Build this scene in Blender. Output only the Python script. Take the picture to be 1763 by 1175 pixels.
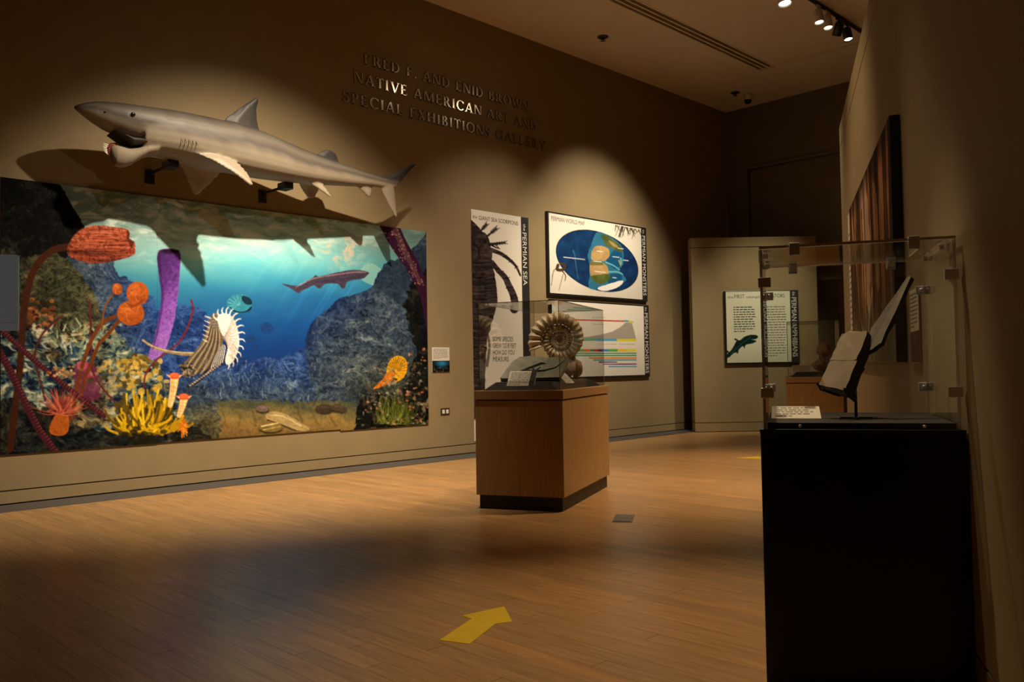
import bpy, bmesh, math, random
import numpy as np
from mathutils import Matrix, Vector

for o in list(bpy.data.objects): bpy.data.objects.remove(o, do_unlink=True)
S = bpy.context.scene
COL = S.collection
PI = math.pi
rad = math.radians

# ------------------------------------------------------------------ camera
CAM = Vector((0.0, -8.9585, 1.2))
YAW, PITCH, ROLL = 0.7894213, 0.03120661, -0.01682106
fw = Vector((math.cos(YAW)*math.cos(PITCH), math.sin(YAW)*math.cos(PITCH), math.sin(PITCH)))
r0 = Vector((math.sin(YAW), -math.cos(YAW), 0)); u0 = r0.cross(fw)
rt = r0*math.cos(ROLL) + u0*math.sin(ROLL); up = u0*math.cos(ROLL) - r0*math.sin(ROLL)
cd = bpy.data.cameras.new('camera'); cam = bpy.data.objects.new('camera', cd); COL.objects.link(cam)
cam.matrix_world = Matrix(((rt.x, up.x, -fw.x, CAM.x), (rt.y, up.y, -fw.y, CAM.y), (rt.z, up.z, -fw.z, CAM.z), (0, 0, 0, 1)))
cd.sensor_width = 36.0; cd.lens = 36.0*1465.6/1763.0; cd.clip_start = 0.05; cd.clip_end = 100
S.camera = cam

# ------------------------------------------------------------------ world, exposure
S.view_settings.view_transform = 'Standard'; S.view_settings.look = 'None'
S.view_settings.gamma = 1.0; S.view_settings.use_curve_mapping = False
S.view_settings.exposure = 0.0
w = bpy.data.worlds.new('world'); S.world = w; w.use_nodes = True
w.node_tree.nodes['Background'].inputs[0].default_value = (0.9, 0.62, 0.36, 1)
w.node_tree.nodes['Background'].inputs[1].default_value = 0.004

# ------------------------------------------------------------------ gallery spot lamps on the ceiling track, and added lamps for the letters
def spot(name, loc, target, watts, deg, blend=1.0, col=(1.0, 0.76, 0.46), size=0.05):
    l = bpy.data.lights.new(name, 'SPOT'); l.energy = watts; l.color = col
    l.spot_size = rad(deg); l.spot_blend = blend; l.shadow_soft_size = size
    o = bpy.data.objects.new(name, l); COL.objects.link(o); o.location = loc
    o.rotation_euler = (Vector(target)-Vector(loc)).to_track_quat('-Z', 'Y').to_euler()
    return o
WARM = (1.0, 0.74, 0.44); WHITE = (1.0, 0.84, 0.62)
spot('spot_mural', (4.4, -3.9, 6.05), (4.7, -0.2, 0.5), 2250, 75, 1.0, WHITE)
spot('spot_mural_far', (2.4, -6.6, 6.05), (4.6, 0.0, 2.4), 110, 50, 1.0, WHITE)
spot('spot_banner', (9.1, -3.3, 6.05), (8.4, 0.0, 1.5), 600, 58, 1.0, WHITE)
spot('spot_map', (10.6, -3.3, 6.05), (10.9, 0.0, 2.2), 1350, 60, 1.0, WHITE)
spot('spot_partition', (12.0, -4.2, 6.0), (13.65, -1.3, 1.7), 760, 36, 1.0, (1.0, 0.9, 0.62))
spot('spot_case', (7.2, -5.6, 6.0), (6.3, -4.2, 0.6), 800, 46, 1.0, WARM)
spot('spot_aisle', (9.2, -4.6, 6.0), (8.5, -3.9, 0.0), 1250, 58, 1.0, WARM)
spot('spot_mural_floor', (5.4, -3.4, 6.05), (5.2, -0.7, 0.0), 700, 54, 1.0, WARM)
spot('spot_corner_case', (4.8, -6.1, 6.05), (3.0, -6.75, 0.0), 760, 38, 1.0, WARM)
spot('spot_specimen', (3.0, -5.2, 6.05), (3.3, -7.5, 1.25), 420, 18, 1.0, WARM)
spot('spot_right_wall', (5.2, -4.0, 6.0), (6.9, -6.0, 2.1), 380, 48, 1.0, WARM)
spot('added_letter_spot', (9.0, -2.95, 6.08), (6.85, 0.0, 4.9), 6, 40, 1.0, WHITE)  # added lamp, aimed only to make the metal letters glint
spot('added_letter_spot_far', (10.55, -2.95, 6.08), (7.9, 0.0, 4.9), 9, 40, 1.0, WHITE)  # second added lamp for glints on the letters

# ------------------------------------------------------------------ helpers
class MB:
    """collects shapes; build() links them as one mesh object"""
    def __init__(s): s.v = []; s.f = []; s.m = []; s.sm = []
    def add(s, vs, fs, M=None, mi=0, smooth=False):
        b = len(s.v)
        for p in vs:
            p = Vector(p)
            if M is not None: p = M @ p
            s.v.append(p)
        for f in fs: s.f.append([b+i for i in f]); s.m.append(mi); s.sm.append(smooth)
        return s
    def box(s, a, b, M=None, mi=0):
        x0, y0, z0 = a; x1, y1, z1 = b
        return s.add([(x0,y0,z0),(x1,y0,z0),(x1,y1,z0),(x0,y1,z0),(x0,y0,z1),(x1,y0,z1),(x1,y1,z1),(x0,y1,z1)],
                     [(3,2,1,0),(4,5,6,7),(0,1,5,4),(1,2,6,5),(2,3,7,6),(3,0,4,7)], M, mi)
    def bbox(s, a, b, bev=0.005, M=None, mi=0):
        """box with chamfered edges"""
        bm = bmesh.new(); bmesh.ops.create_cube(bm, size=1)
        c = [(a[i]+b[i])/2 for i in range(3)]; d = [abs(b[i]-a[i]) for i in range(3)]
        for v in bm.verts: v.co = Vector([c[i]+v.co[i]*d[i] for i in range(3)])
        bmesh.ops.bevel(bm, geom=bm.edges[:], offset=min(bev, min(d)*0.45), segments=2, affect='EDGES', profile=0.5)
        bm.verts.index_update()
        s.add([v.co.copy() for v in bm.verts], [[v.index for v in f.verts] for f in bm.faces], M, mi)
        bm.free(); return s
    def prism(s, pts, y0, y1, M=None, mi=0):
        """outline in x,z pushed from y0 to y1"""
        n = len(pts)
        vs = [(x, y0, z) for x, z in pts] + [(x, y1, z) for x, z in pts]
        fs = [list(range(n)), list(range(2*n-1, n-1, -1))] + [(i, i+n, (i+1) % n+n, (i+1) % n) for i in range(n)]
        return s.add(vs, fs, M, mi)
    def tube(s, pts, r, n=10, M=None, mi=0, cap=True):
        pts = [Vector(p) for p in pts]; rs = r if isinstance(r, (list, tuple)) else [r]*len(pts)
        vs = []; fs = []
        for i, p in enumerate(pts):
            d = (pts[min(i+1, len(pts)-1)]-pts[max(i-1, 0)]).normalized()
            a = d.orthogonal().normalized() if i == 0 else (pa-d*pa.dot(d)).normalized()
            pa = a; b = d.cross(a)
            for k in range(n):
                t = 2*PI*k/n; vs.append(p+(a*math.cos(t)+b*math.sin(t))*rs[i])
        for i in range(len(pts)-1):
            for k in range(n):
                fs.append((i*n+k, i*n+(k+1) % n, (i+1)*n+(k+1) % n, (i+1)*n+k))
        if cap: fs.append(list(range(n-1, -1, -1))); fs.append([(len(pts)-1)*n+k for k in range(n)])
        return s.add(vs, fs, M, mi, True)
    def lathe(s, prof, n=20, M=None, mi=0):
        vs = []; fs = []
        for r, z in prof:
            for k in range(n): t = 2*PI*k/n; vs.append((r*math.cos(t), r*math.sin(t), z))
        for i in range(len(prof)-1):
            for k in range(n): fs.append((i*n+k, i*n+(k+1) % n, (i+1)*n+(k+1) % n, (i+1)*n+k))
        fs.append(list(range(n-1, -1, -1))); fs.append([(len(prof)-1)*n+k for k in range(n)])
        return s.add(vs, fs, M, mi, True)
    def build(s, name, mats, parent=None, sharp=True):
        me = bpy.data.meshes.new(name)
        me.from_pydata([tuple(p) for p in s.v], [], s.f)
        mats = mats if isinstance(mats, (list, tuple)) else [mats]
        for m in mats: me.materials.append(m)
        for p, mi, sm in zip(me.polygons, s.m, s.sm): p.material_index = mi; p.use_smooth = sm
        me.update()
        return link(name, me, parent)
def link(name, me, parent=None):
    o = bpy.data.objects.new(name, me); COL.objects.link(o); o.parent = parent
    return o
def tag(o, label=None, cat=None, group=None, kind=None):
    if label: o['label'] = label
    if cat: o['category'] = cat
    if group: o['group'] = group
    if kind: o['kind'] = kind
    return o
def empty(name, loc, rz=0, label=None, cat=None, group=None):
    o = bpy.data.objects.new(name, None); COL.objects.link(o); o.empty_display_size = 0.1
    o.location = loc; o.rotation_euler = (0, 0, rz)
    return tag(o, label, cat, group)
def copy_tree(o, parent=None):
    c = o.copy(); COL.objects.link(c); c.parent = parent
    for ch in [x for x in bpy.data.objects if x.parent == o]: copy_tree(ch, c)
    return c
def struct(o): o['kind'] = 'structure'; return o

# ------------------------------------------------------------------ materials
def srgb(*c):
    return tuple((x/255/12.92 if x/255 <= 0.04045 else ((x/255+0.055)/1.055)**2.4) for x in c)
def mat(name, col, rough=0.6, metal=0.0, noise=0.0, scale=20.0, bump=0.0, spec=0.5, stretch=None):
    m = bpy.data.materials.new(name); m.use_nodes = True; nt = m.node_tree; b = nt.nodes['Principled BSDF']
    b.inputs['Base Color'].default_value = (*col, 1); b.inputs['Roughness'].default_value = rough
    b.inputs['Metallic'].default_value = metal; b.inputs['Specular IOR Level'].default_value = spec
    if noise or bump:
        tc = nt.nodes.new('ShaderNodeTexCoord'); mp = nt.nodes.new('ShaderNodeMapping')
        if stretch: mp.inputs['Scale'].default_value = stretch
        nz = nt.nodes.new('ShaderNodeTexNoise'); nz.inputs['Scale'].default_value = scale; nz.inputs['Detail'].default_value = 6
        nt.links.new(tc.outputs['Object'], mp.inputs[0]); nt.links.new(mp.outputs[0], nz.inputs['Vector'])
        if noise:
            r = nt.nodes.new('ShaderNodeValToRGB')
            r.color_ramp.elements[0].position = 0.3; r.color_ramp.elements[1].position = 0.7
            r.color_ramp.elements[0].color = (*[c*(1-noise) for c in col], 1)
            r.color_ramp.elements[1].color = (*[min(1, c*(1+noise)) for c in col], 1)
            nt.links.new(nz.outputs['Fac'], r.inputs[0]); nt.links.new(r.outputs[0], b.inputs['Base Color'])
        if bump:
            bp = nt.nodes.new('ShaderNodeBump'); bp.inputs['Strength'].default_value = bump; bp.inputs['Distance'].default_value = 0.01
            nt.links.new(nz.outputs['Fac'], bp.inputs['Height']); nt.links.new(bp.outputs[0], b.inputs['Normal'])
    return m
def mat_attr(name, attr='Col', rough=0.5, spec=0.3, bump=0.0, scale=60):
    m = bpy.data.materials.new(name); m.use_nodes = True; nt = m.node_tree; b = nt.nodes['Principled BSDF']
    a = nt.nodes.new('ShaderNodeVertexColor'); a.layer_name = attr
    nt.links.new(a.outputs[0], b.inputs['Base Color'])
    b.inputs['Roughness'].default_value = rough; b.inputs['Specular IOR Level'].default_value = spec
    if bump:
        tc = nt.nodes.new('ShaderNodeTexCoord'); nz = nt.nodes.new('ShaderNodeTexNoise'); nz.inputs['Scale'].default_value = scale
        bp = nt.nodes.new('ShaderNodeBump'); bp.inputs['Strength'].default_value = bump; bp.inputs['Distance'].default_value = 0.01
        nt.links.new(tc.outputs['Object'], nz.inputs['Vector'])
        nt.links.new(nz.outputs['Fac'], bp.inputs['Height']); nt.links.new(bp.outputs[0], b.inputs['Normal'])
    return m
def mat_emit(name, col, strength):
    m = bpy.data.materials.new(name); m.use_nodes = True; b = m.node_tree.nodes['Principled BSDF']
    b.inputs['Emission Color'].default_value = (*col, 1); b.inputs['Emission Strength'].default_value = strength
    return m
def mat_pane(name, tint=(0.99, 0.992, 0.985), ior=1.5):
    """clear sheet: lets light through, mirrors by Fresnel"""
    m = bpy.data.materials.new(name); m.use_nodes = True; nt = m.node_tree; nt.nodes.clear()
    out = nt.nodes.new('ShaderNodeOutputMaterial'); mx = nt.nodes.new('ShaderNodeMixShader')
    tr = nt.nodes.new('ShaderNodeBsdfTransparent'); tr.inputs[0].default_value = (*tint, 1)
    gl = nt.nodes.new('ShaderNodeBsdfGlossy'); gl.inputs['Roughness'].default_value = 0.01
    fr = nt.nodes.new('ShaderNodeFresnel'); fr.inputs[0].default_value = ior
    ge = nt.nodes.new('ShaderNodeNewGeometry'); mr = nt.nodes.new('ShaderNodeMapRange')
    mr.inputs[3].default_value = ior; mr.inputs[4].default_value = 1/ior
    nt.links.new(ge.outputs['Backfacing'], mr.inputs[0]); nt.links.new(mr.outputs[0], fr.inputs[0])
    nt.links.new(fr.outputs[0], mx.inputs[0]); nt.links.new(tr.outputs[0], mx.inputs[1]); nt.links.new(gl.outputs[0], mx.inputs[2])
    nt.links.new(mx.outputs[0], out.inputs[0]); return m
M = {}
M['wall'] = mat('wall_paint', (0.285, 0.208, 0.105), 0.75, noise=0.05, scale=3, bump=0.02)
M['groove'] = mat('groove_dark', (0.02, 0.016, 0.012), 0.8)
M['base'] = mat('baseboard_paint', (0.295, 0.215, 0.11), 0.6, noise=0.04, scale=5)
M['border'] = mat('border_strip_vinyl', (0.075, 0.07, 0.07), 0.5, noise=0.15, scale=40)
M['ceiling'] = mat('ceiling_paint', (0.80, 0.67, 0.50), 0.85, noise=0.03, scale=4)
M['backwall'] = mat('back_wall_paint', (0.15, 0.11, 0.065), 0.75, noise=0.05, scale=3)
M['black'] = mat('black_laminate', (0.006, 0.006, 0.006), 0.4, noise=0.3, scale=30)
M['black_satin'] = mat('black_satin', (0.012, 0.012, 0.013), 0.35, noise=0.2, scale=30)
M['deck'] = mat('black_felt_deck', (0.011, 0.0105, 0.011), 0.5, noise=0.2, scale=90)
M['plinth'] = mat('dark_plinth', (0.018, 0.012, 0.008), 0.5, noise=0.2, scale=20)
M['maple'] = mat('maple_veneer', (0.42, 0.245, 0.1), 0.42, noise=0.10, scale=9, stretch=(6, 6, 0.35))
M['maple_cap'] = mat('maple_cap', (0.38, 0.22, 0.095), 0.42, noise=0.08, scale=9, stretch=(1, 6, 6))
M['pane'] = mat_pane('clear_acrylic')
M['pane_edge'] = mat('acrylic_edge', (0.62, 0.55, 0.45), 0.25, noise=0.1, scale=12)
M['chrome'] = mat('chrome', (0.80, 0.79, 0.84), 0.3, 0.35, noise=0.05, scale=20)
M['steel'] = mat('dull_steel', (0.25, 0.25, 0.24), 0.45, 1.0, noise=0.2, scale=60)
M['brass'] = mat('letter_metal', (0.42, 0.36, 0.28), 0.15, 1.0, noise=0.08, scale=30)
M['print'] = mat_attr('printed_sheet', 'Col', 0.7, 0.06)
M['white_card'] = mat('white_card', (0.72, 0.68, 0.6), 0.6, noise=0.03, scale=30)
M['ink'] = mat('black_ink', (0.012, 0.011, 0.011), 0.6, noise=0.1, scale=80)
M['ink_grey'] = mat('grey_ink', (0.12, 0.11, 0.1), 0.6, noise=0.1, scale=80)
M['ink_white'] = mat('white_ink', (0.75, 0.72, 0.66), 0.6, noise=0.03, scale=80)
M['ink_green'] = mat('dark_green_ink', (0.012, 0.035, 0.03), 0.6, noise=0.1, scale=80)
M['yellow_tape'] = mat('yellow_vinyl', (0.75, 0.52, 0.012), 0.5, noise=0.06, scale=12)
M['sub'] = mat('subfloor', (0.05, 0.028, 0.012), 0.8, noise=0.2, scale=8)
M['lampwhite'] = mat('lamp_white_enamel', (0.6, 0.56, 0.5), 0.4, noise=0.03, scale=20)
M['lampblack'] = mat('lamp_black_enamel', (0.012, 0.012, 0.012), 0.4, noise=0.1, scale=20)
M['glow'] = mat_emit('lamp_glow', (1.0, 0.93, 0.8), 9.0)
M['slate'] = mat('grey_shale', (0.24, 0.24, 0.2), 0.8, noise=0.2, scale=14, bump=0.5)
M['tanrock'] = mat('tan_slab', (0.24, 0.185, 0.125), 0.8, noise=0.16, scale=9, bump=0.4)
M['plate'] = mat('grey_brown_plate', (0.13, 0.105, 0.08), 0.7, noise=0.25, scale=12, bump=0.5)
M['darkrock'] = mat('dark_rock_edge', (0.03, 0.024, 0.018), 0.8, noise=0.4, scale=18, bump=0.8)
M['brownrock'] = mat('brown_rock', (0.30, 0.16, 0.08), 0.7, noise=0.5, scale=14, bump=0.6)
M['pinkrock'] = mat('pale_pink_rock', (0.5, 0.37, 0.3), 0.7, noise=0.4, scale=22, bump=0.6)
M['ammonite'] = mat('ammonite_shell', (0.62, 0.50, 0.32), 0.38, noise=0.22, scale=16, bump=0.25)
M['sign_grey'] = mat_emit('panel_glow_grey', (0.80, 0.92, 1.0), 0.045)  # faint emission put into the panel, which the lamps leave dark
M['sign_line'] = mat_emit('line_glow_grey', (0.80, 0.92, 1.0), 0.022)
M['socket'] = mat('brown_socket_plate', (0.045, 0.035, 0.025), 0.5, noise=0.1, scale=30)
M['gill'] = mat('gill_shade', (0.13, 0.11, 0.09), 0.6, noise=0.2, scale=20)
M['tooth'] = mat('tooth_ivory', (0.8, 0.74, 0.62), 0.35, noise=0.05, scale=30)
M['gum'] = mat('gum_red', (0.25, 0.05, 0.04), 0.5, noise=0.2, scale=30)
M['mouth'] = mat('mouth_dark', (0.03, 0.018, 0.014), 0.6, noise=0.2, scale=20)
M['eye'] = mat('eye_black', (0.006, 0.005, 0.005), 0.15, noise=0.1, scale=20)
M['shark'] = mat_attr('shark_skin', 'Col', 0.5, 0.35, bump=0.05, scale=25)

# wood floor: tone per board from the mesh, grain along the board
m = bpy.data.materials.new('maple_floorboards'); m.use_nodes = True; nt = m.node_tree; b = nt.nodes['Principled BSDF']
at = nt.nodes.new('ShaderNodeVertexColor'); at.layer_name = 'Col'
tc = nt.nodes.new('ShaderNodeNewGeometry'); mp = nt.nodes.new('ShaderNodeMapping'); mp.inputs['Scale'].default_value = (22, 1.3, 1)
nz = nt.nodes.new('ShaderNodeTexNoise'); nz.inputs['Scale'].default_value = 2.2; nz.inputs['Detail'].default_value = 7; nz.inputs['Distortion'].default_value = 0.6
rp = nt.nodes.new('ShaderNodeValToRGB'); rp.color_ramp.elements[0].position = 0.28; rp.color_ramp.elements[1].position = 0.72
rp.color_ramp.elements[0].color = (0.72, 0.66, 0.6, 1); rp.color_ramp.elements[1].color = (1.12, 1.12, 1.12, 1)
mu = nt.nodes.new('ShaderNodeMix'); mu.data_type = 'RGBA'; mu.blend_type = 'MULTIPLY'; mu.inputs[0].default_value = 1
nt.links.new(tc.outputs['Position'], mp.inputs[0]); nt.links.new(mp.outputs[0], nz.inputs['Vector']); nt.links.new(nz.outputs['Fac'], rp.inputs[0])
nt.links.new(at.outputs[0], mu.inputs[6]); nt.links.new(rp.outputs[0], mu.inputs[7]); nt.links.new(mu.outputs[2], b.inputs['Base Color'])
b.inputs['Roughness'].default_value = 0.34; b.inputs['Specular IOR Level'].default_value = 0.45
M['floor'] = m

# ------------------------------------------------------------------ flat prints: a small painter (numpy) and a fine printed mesh
class Art:
    def __init__(s, x0, y0, x1, y1, k=1.0, bg=(255, 255, 255)):
        s.x0, s.y0, s.k = x0, y0, k
        s.w = int((x1-x0)*k)+1; s.h = int((y1-y0)*k)+1
        s.X, s.Y = np.meshgrid(x0+np.arange(s.w)/k, y0+np.arange(s.h)/k)
        s.img = np.zeros((s.h, s.w, 3)); s.img[:] = np.array(bg)/255.0
    def noise(s, sx, sy=None, seed=0, oct=4, wx=0, wy=0):
        sy = sy or sx; r = np.random.RandomState(seed); out = np.zeros((s.h, s.w)); amp = 1; tot = 0
        for o in range(oct):
            g = r.rand(67, 67); fx = ((s.X+wx)/sx*2**o) % 64; fy = ((s.Y+wy)/sy*2**o) % 64
            ix = fx.astype(int); iy = fy.astype(int); tx = fx-ix; ty = fy-iy; tx = tx*tx*(3-2*tx); ty = ty*ty*(3-2*ty)
            out += amp*((g[iy, ix]*(1-tx)+g[iy, ix+1]*tx)*(1-ty)+(g[iy+1, ix]*(1-tx)+g[iy+1, ix+1]*tx)*ty)
            tot += amp; amp *= 0.55
        return out/tot
    def put(s, mask, col, sl=None):
        sl = sl or (slice(None), slice(None)); c = np.asarray(col, float)
        if c.ndim == 1: c = c/255.0
        else: c = c[sl]
        s.img[sl] = s.img[sl]*(1-mask[..., None])+c*mask[..., None]
    def win(s, xs, ys, pad=2):
        a = max(0, int((min(xs)-pad-s.x0)*s.k)); b = min(s.w, int((max(xs)+pad-s.x0)*s.k)+2)
        c = max(0, int((min(ys)-pad-s.y0)*s.k)); d = min(s.h, int((max(ys)+pad-s.y0)*s.k)+2)
        return (slice(c, max(c, d)), slice(a, max(a, b)))
    def smooth(s, pts, n=6):
        P = np.array(pts, float); N = len(P); out = []
        for i in range(N):
            p0, p1, p2, p3 = P[i-1], P[i], P[(i+1) % N], P[(i+2) % N]
            for t in np.arange(n)/n:
                out.append(0.5*((2*p1)+(-p0+p2)*t+(2*p0-5*p1+4*p2-p3)*t*t+(-p0+3*p1-3*p2+p3)*t**3))
        return np.array(out)
    def pmask(s, pts, sl, off=(0, 0)):
        P = np.array(pts, float); X = s.X[sl]+off[0]; Y = s.Y[sl]+off[1]; ins = np.zeros(X.shape, bool); j = len(P)-1
        for i in range(len(P)):
            xi, yi = P[i]; xj, yj = P[j]
            if yi != yj:
                ins ^= ((yi > Y) != (yj > Y)) & (X < (xj-xi)*(Y-yi)/(yj-yi)+xi)
            j = i
        return ins
    def poly(s, pts, col, a=1.0, sm=0, wob=0, seed=1):
        if sm: pts = s.smooth(pts, sm)
        P = np.array(pts, float); sl = s.win(P[:, 0], P[:, 1], 3+wob)
        ox = oy = 0
        if wob:
            ox = (s.noise(9, seed=seed, oct=3)[sl]-0.5)*wob*2; oy = (s.noise(9, seed=seed+50, oct=3)[sl]-0.5)*wob*2
        q = 0.25/s.k; m = sum(s.pmask(P, sl, (ox+dx, oy+dy)).astype(float) for dx in (-q, q) for dy in (-q, q))/4
        s.put(m*a, col, sl); return s
    def ell(s, cx, cy, rx, ry, col, a=1.0, rot=0.0, soft=1.0):
        R = max(rx, ry)+2; sl = s.win([cx-R, cx+R], [cy-R, cy+R]); X = s.X[sl]-cx; Y = s.Y[sl]-cy
        c, n = math.cos(rot), math.sin(rot); d = np.sqrt(((X*c+Y*n)/rx)**2+((-X*n+Y*c)/ry)**2)
        s.put(np.clip((1-d)*min(rx, ry)/soft+0.5, 0, 1)*a, col, sl); return s
    def stroke(s, pts, w0, w1, col, a=1.0, sm=0):
        if sm:
            P = np.array(pts, float); out = []
            for i in range(len(P)-1):
                p0, p1, p2, p3 = P[max(i-1, 0)], P[i], P[i+1], P[min(i+2, len(P)-1)]
                for t in np.arange(sm)/sm:
                    out.append(0.5*((2*p1)+(-p0+p2)*t+(2*p0-5*p1+4*p2-p3)*t*t+(-p0+3*p1-3*p2+p3)*t**3))
            pts = out+[P[-1]]
        P = np.array(pts, float); W = max(w0, w1); sl = s.win(P[:, 0], P[:, 1], W+2)
        X, Y = s.X[sl], s.Y[sl]; mask = np.zeros(X.shape); n = len(P)-1
        for i in range(n):
            a0, b0 = P[i], P[i+1]; d = b0-a0; L = max(d @ d, 1e-9)
            t = np.clip(((X-a0[0])*d[0]+(Y-a0[1])*d[1])/L, 0, 1)
            dist = np.hypot(X-a0[0]-t*d[0], Y-a0[1]-t*d[1]); wd = w0+(w1-w0)*(i+t)/n
            mask = np.maximum(mask, np.clip((wd/2-dist)*s.k+0.5, 0, 1))
        s.put(mask*a, col, sl); return s
    def sample(s, x, y):
        fx = np.clip((x-s.x0)*s.k, 0, s.w-1.001); fy = np.clip((y-s.y0)*s.k, 0, s.h-1.001)
        ix = fx.astype(int); iy = fy.astype(int); tx = (fx-ix)[..., None]; ty = (fy-iy)[..., None]; I = s.img
        return (I[iy, ix]*(1-tx)+I[iy, ix+1]*tx)*(1-ty)+(I[iy+1, ix]*(1-tx)+I[iy+1, ix+1]*tx)*ty
def homog(src, dst):
    A = []
    for (x, y), (u, v) in zip(src, dst):
        A.append([x, y, 1, 0, 0, 0, -u*x, -u*y, -u]); A.append([0, 0, 0, x, y, 1, -v*x, -v*y, -v])
    return np.linalg.svd(np.array(A))[2][-1].reshape(3, 3)
def lin(c):
    c = np.clip(c, 0, 1); return np.where(c <= 0.04045, c/12.92, ((c+0.055)/1.055)**2.4)
def printed(name, x0, z0, x1, z1, nx, nz, art, corners, parent, y=-0.012, thick=0.012, gain=1.0, u=(0, 1), back=None, mt=None):
    """sheet in the wall frame (x right, z up, -y out); the face carries the print as colours, corners = tl,tr,br,bl on the art"""
    Hm = homog([(0, 0), (1, 0), (1, 1), (0, 1)], corners)
    U, V = np.meshgrid(np.linspace(u[0], u[1], nx+1), np.linspace(0, 1, nz+1))
    d = Hm[2, 0]*U+Hm[2, 1]*V+Hm[2, 2]; px = (Hm[0, 0]*U+Hm[0, 1]*V+Hm[0, 2])/d; py = (Hm[1, 0]*U+Hm[1, 1]*V+Hm[1, 2])/d
    col = np.clip(lin(art.sample(px, py))*gain, 0, 0.9)
    gx = np.linspace(x0, x1, nx+1); gz = np.linspace(z1, z0, nz+1); GX, GZ = np.meshgrid(gx, gz)
    vs = np.stack([GX, np.full_like(GX, y), GZ], -1).reshape(-1, 3)
    i = np.arange(nz)[:, None]*(nx+1)+np.arange(nx)[None, :]; i = i.reshape(-1)
    fs = np.stack([i, i+nx+1, i+nx+2, i+1], -1)
    nv = len(vs); yb = y+thick
    extra = [(x0, y, z1), (x1, y, z1), (x1, y, z0), (x0, y, z0), (x0, yb, z1), (x1, yb, z1), (x1, yb, z0), (x0, yb, z0)]
    ef = [(0, 1, 5, 4), (1, 2, 6, 5), (2, 3, 7, 6), (3, 0, 4, 7), (4, 5, 6, 7)]
    me = bpy.data.meshes.new(name)
    me.from_pydata(np.vstack([vs, extra]).tolist(), [], fs.tolist()+[[nv+k for k in f] for f in ef])
    ca = me.color_attributes.new('Col', 'FLOAT_COLOR', 'POINT')
    allc = np.ones((nv+8, 4)); allc[:nv, :3] = col.reshape(-1, 3); allc[nv:, :3] = 0.02
    ca.data.foreach_set('color', allc.reshape(-1).astype(np.float32))
    me.materials.append(mt or M['print']); me.materials.append(back or M['ink'])
    mi = np.zeros(len(me.polygons), np.int32); mi[-5:] = 1; me.polygons.foreach_set('material_index', mi); me.update()
    return link(name, me, parent)
def text_mesh(txt, size, M4, mb, width=None, extrude=0.0, mi=0):
    """lettering from the built-in font, scaled to a width, added to a mesh builder; M4 maps text plane x,y"""
    cu = bpy.data.curves.new('t', 'FONT'); cu.body = txt; cu.size = size; cu.extrude = extrude; cu.resolution_u = 3
    ob = bpy.data.objects.new('t', cu); COL.objects.link(ob)
    dg = bpy.context.evaluated_depsgraph_get(); me = bpy.data.meshes.new_from_object(ob.evaluated_get(dg))
    xs = [v.co.x for v in me.vertices]; k = 1.0
    if width and xs: k = width/(max(xs)-min(xs))
    x00 = min(xs) if xs else 0
    mb.add([((v.co.x-x00)*k, v.co.y, v.co.z) for v in me.vertices], [list(p.vertices) for p in me.polygons], M4, mi)
    bpy.data.objects.remove(ob, do_unlink=True); bpy.data.curves.remove(cu); bpy.data.meshes.remove(me)
def text_width(txt, size):
    cu = bpy.data.curves.new('t', 'FONT'); cu.body = txt; cu.size = size
    ob = bpy.data.objects.new('t', cu); COL.objects.link(ob); bpy.context.view_layer.update()
    w_ = ob.dimensions.x; bpy.data.objects.remove(ob, do_unlink=True); bpy.data.curves.remove(cu); return w_
def words(name, txt, size, M4, m_, parent, width=None):
    """each word is a part of its own"""
    k = width/text_width(txt, size) if width else 1.0; ws = txt.split(' ')
    for i, wd in enumerate(ws):
        w1 = text_width(wd, size); off = (text_width(' '.join(ws[:i+1]), size)-w1)*k
        mb = MB(); text_mesh(wd, size, M4 @ Matrix.Translation((off, 0, 0)), mb, w1*k); mb.build(name, m_, parent)
def wall_text(x, z, y, rot=0.0, flipz=1):
    """text plane to wall frame: text x -> wall x, text y -> wall z"""
    return Matrix.Translation((x, y, z)) @ Matrix.Rotation(rot, 4, 'Y') @ Matrix.Rotation(PI/2, 4, 'X')

# ================================================================== THE ROOM
CEIL = 6.25
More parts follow.
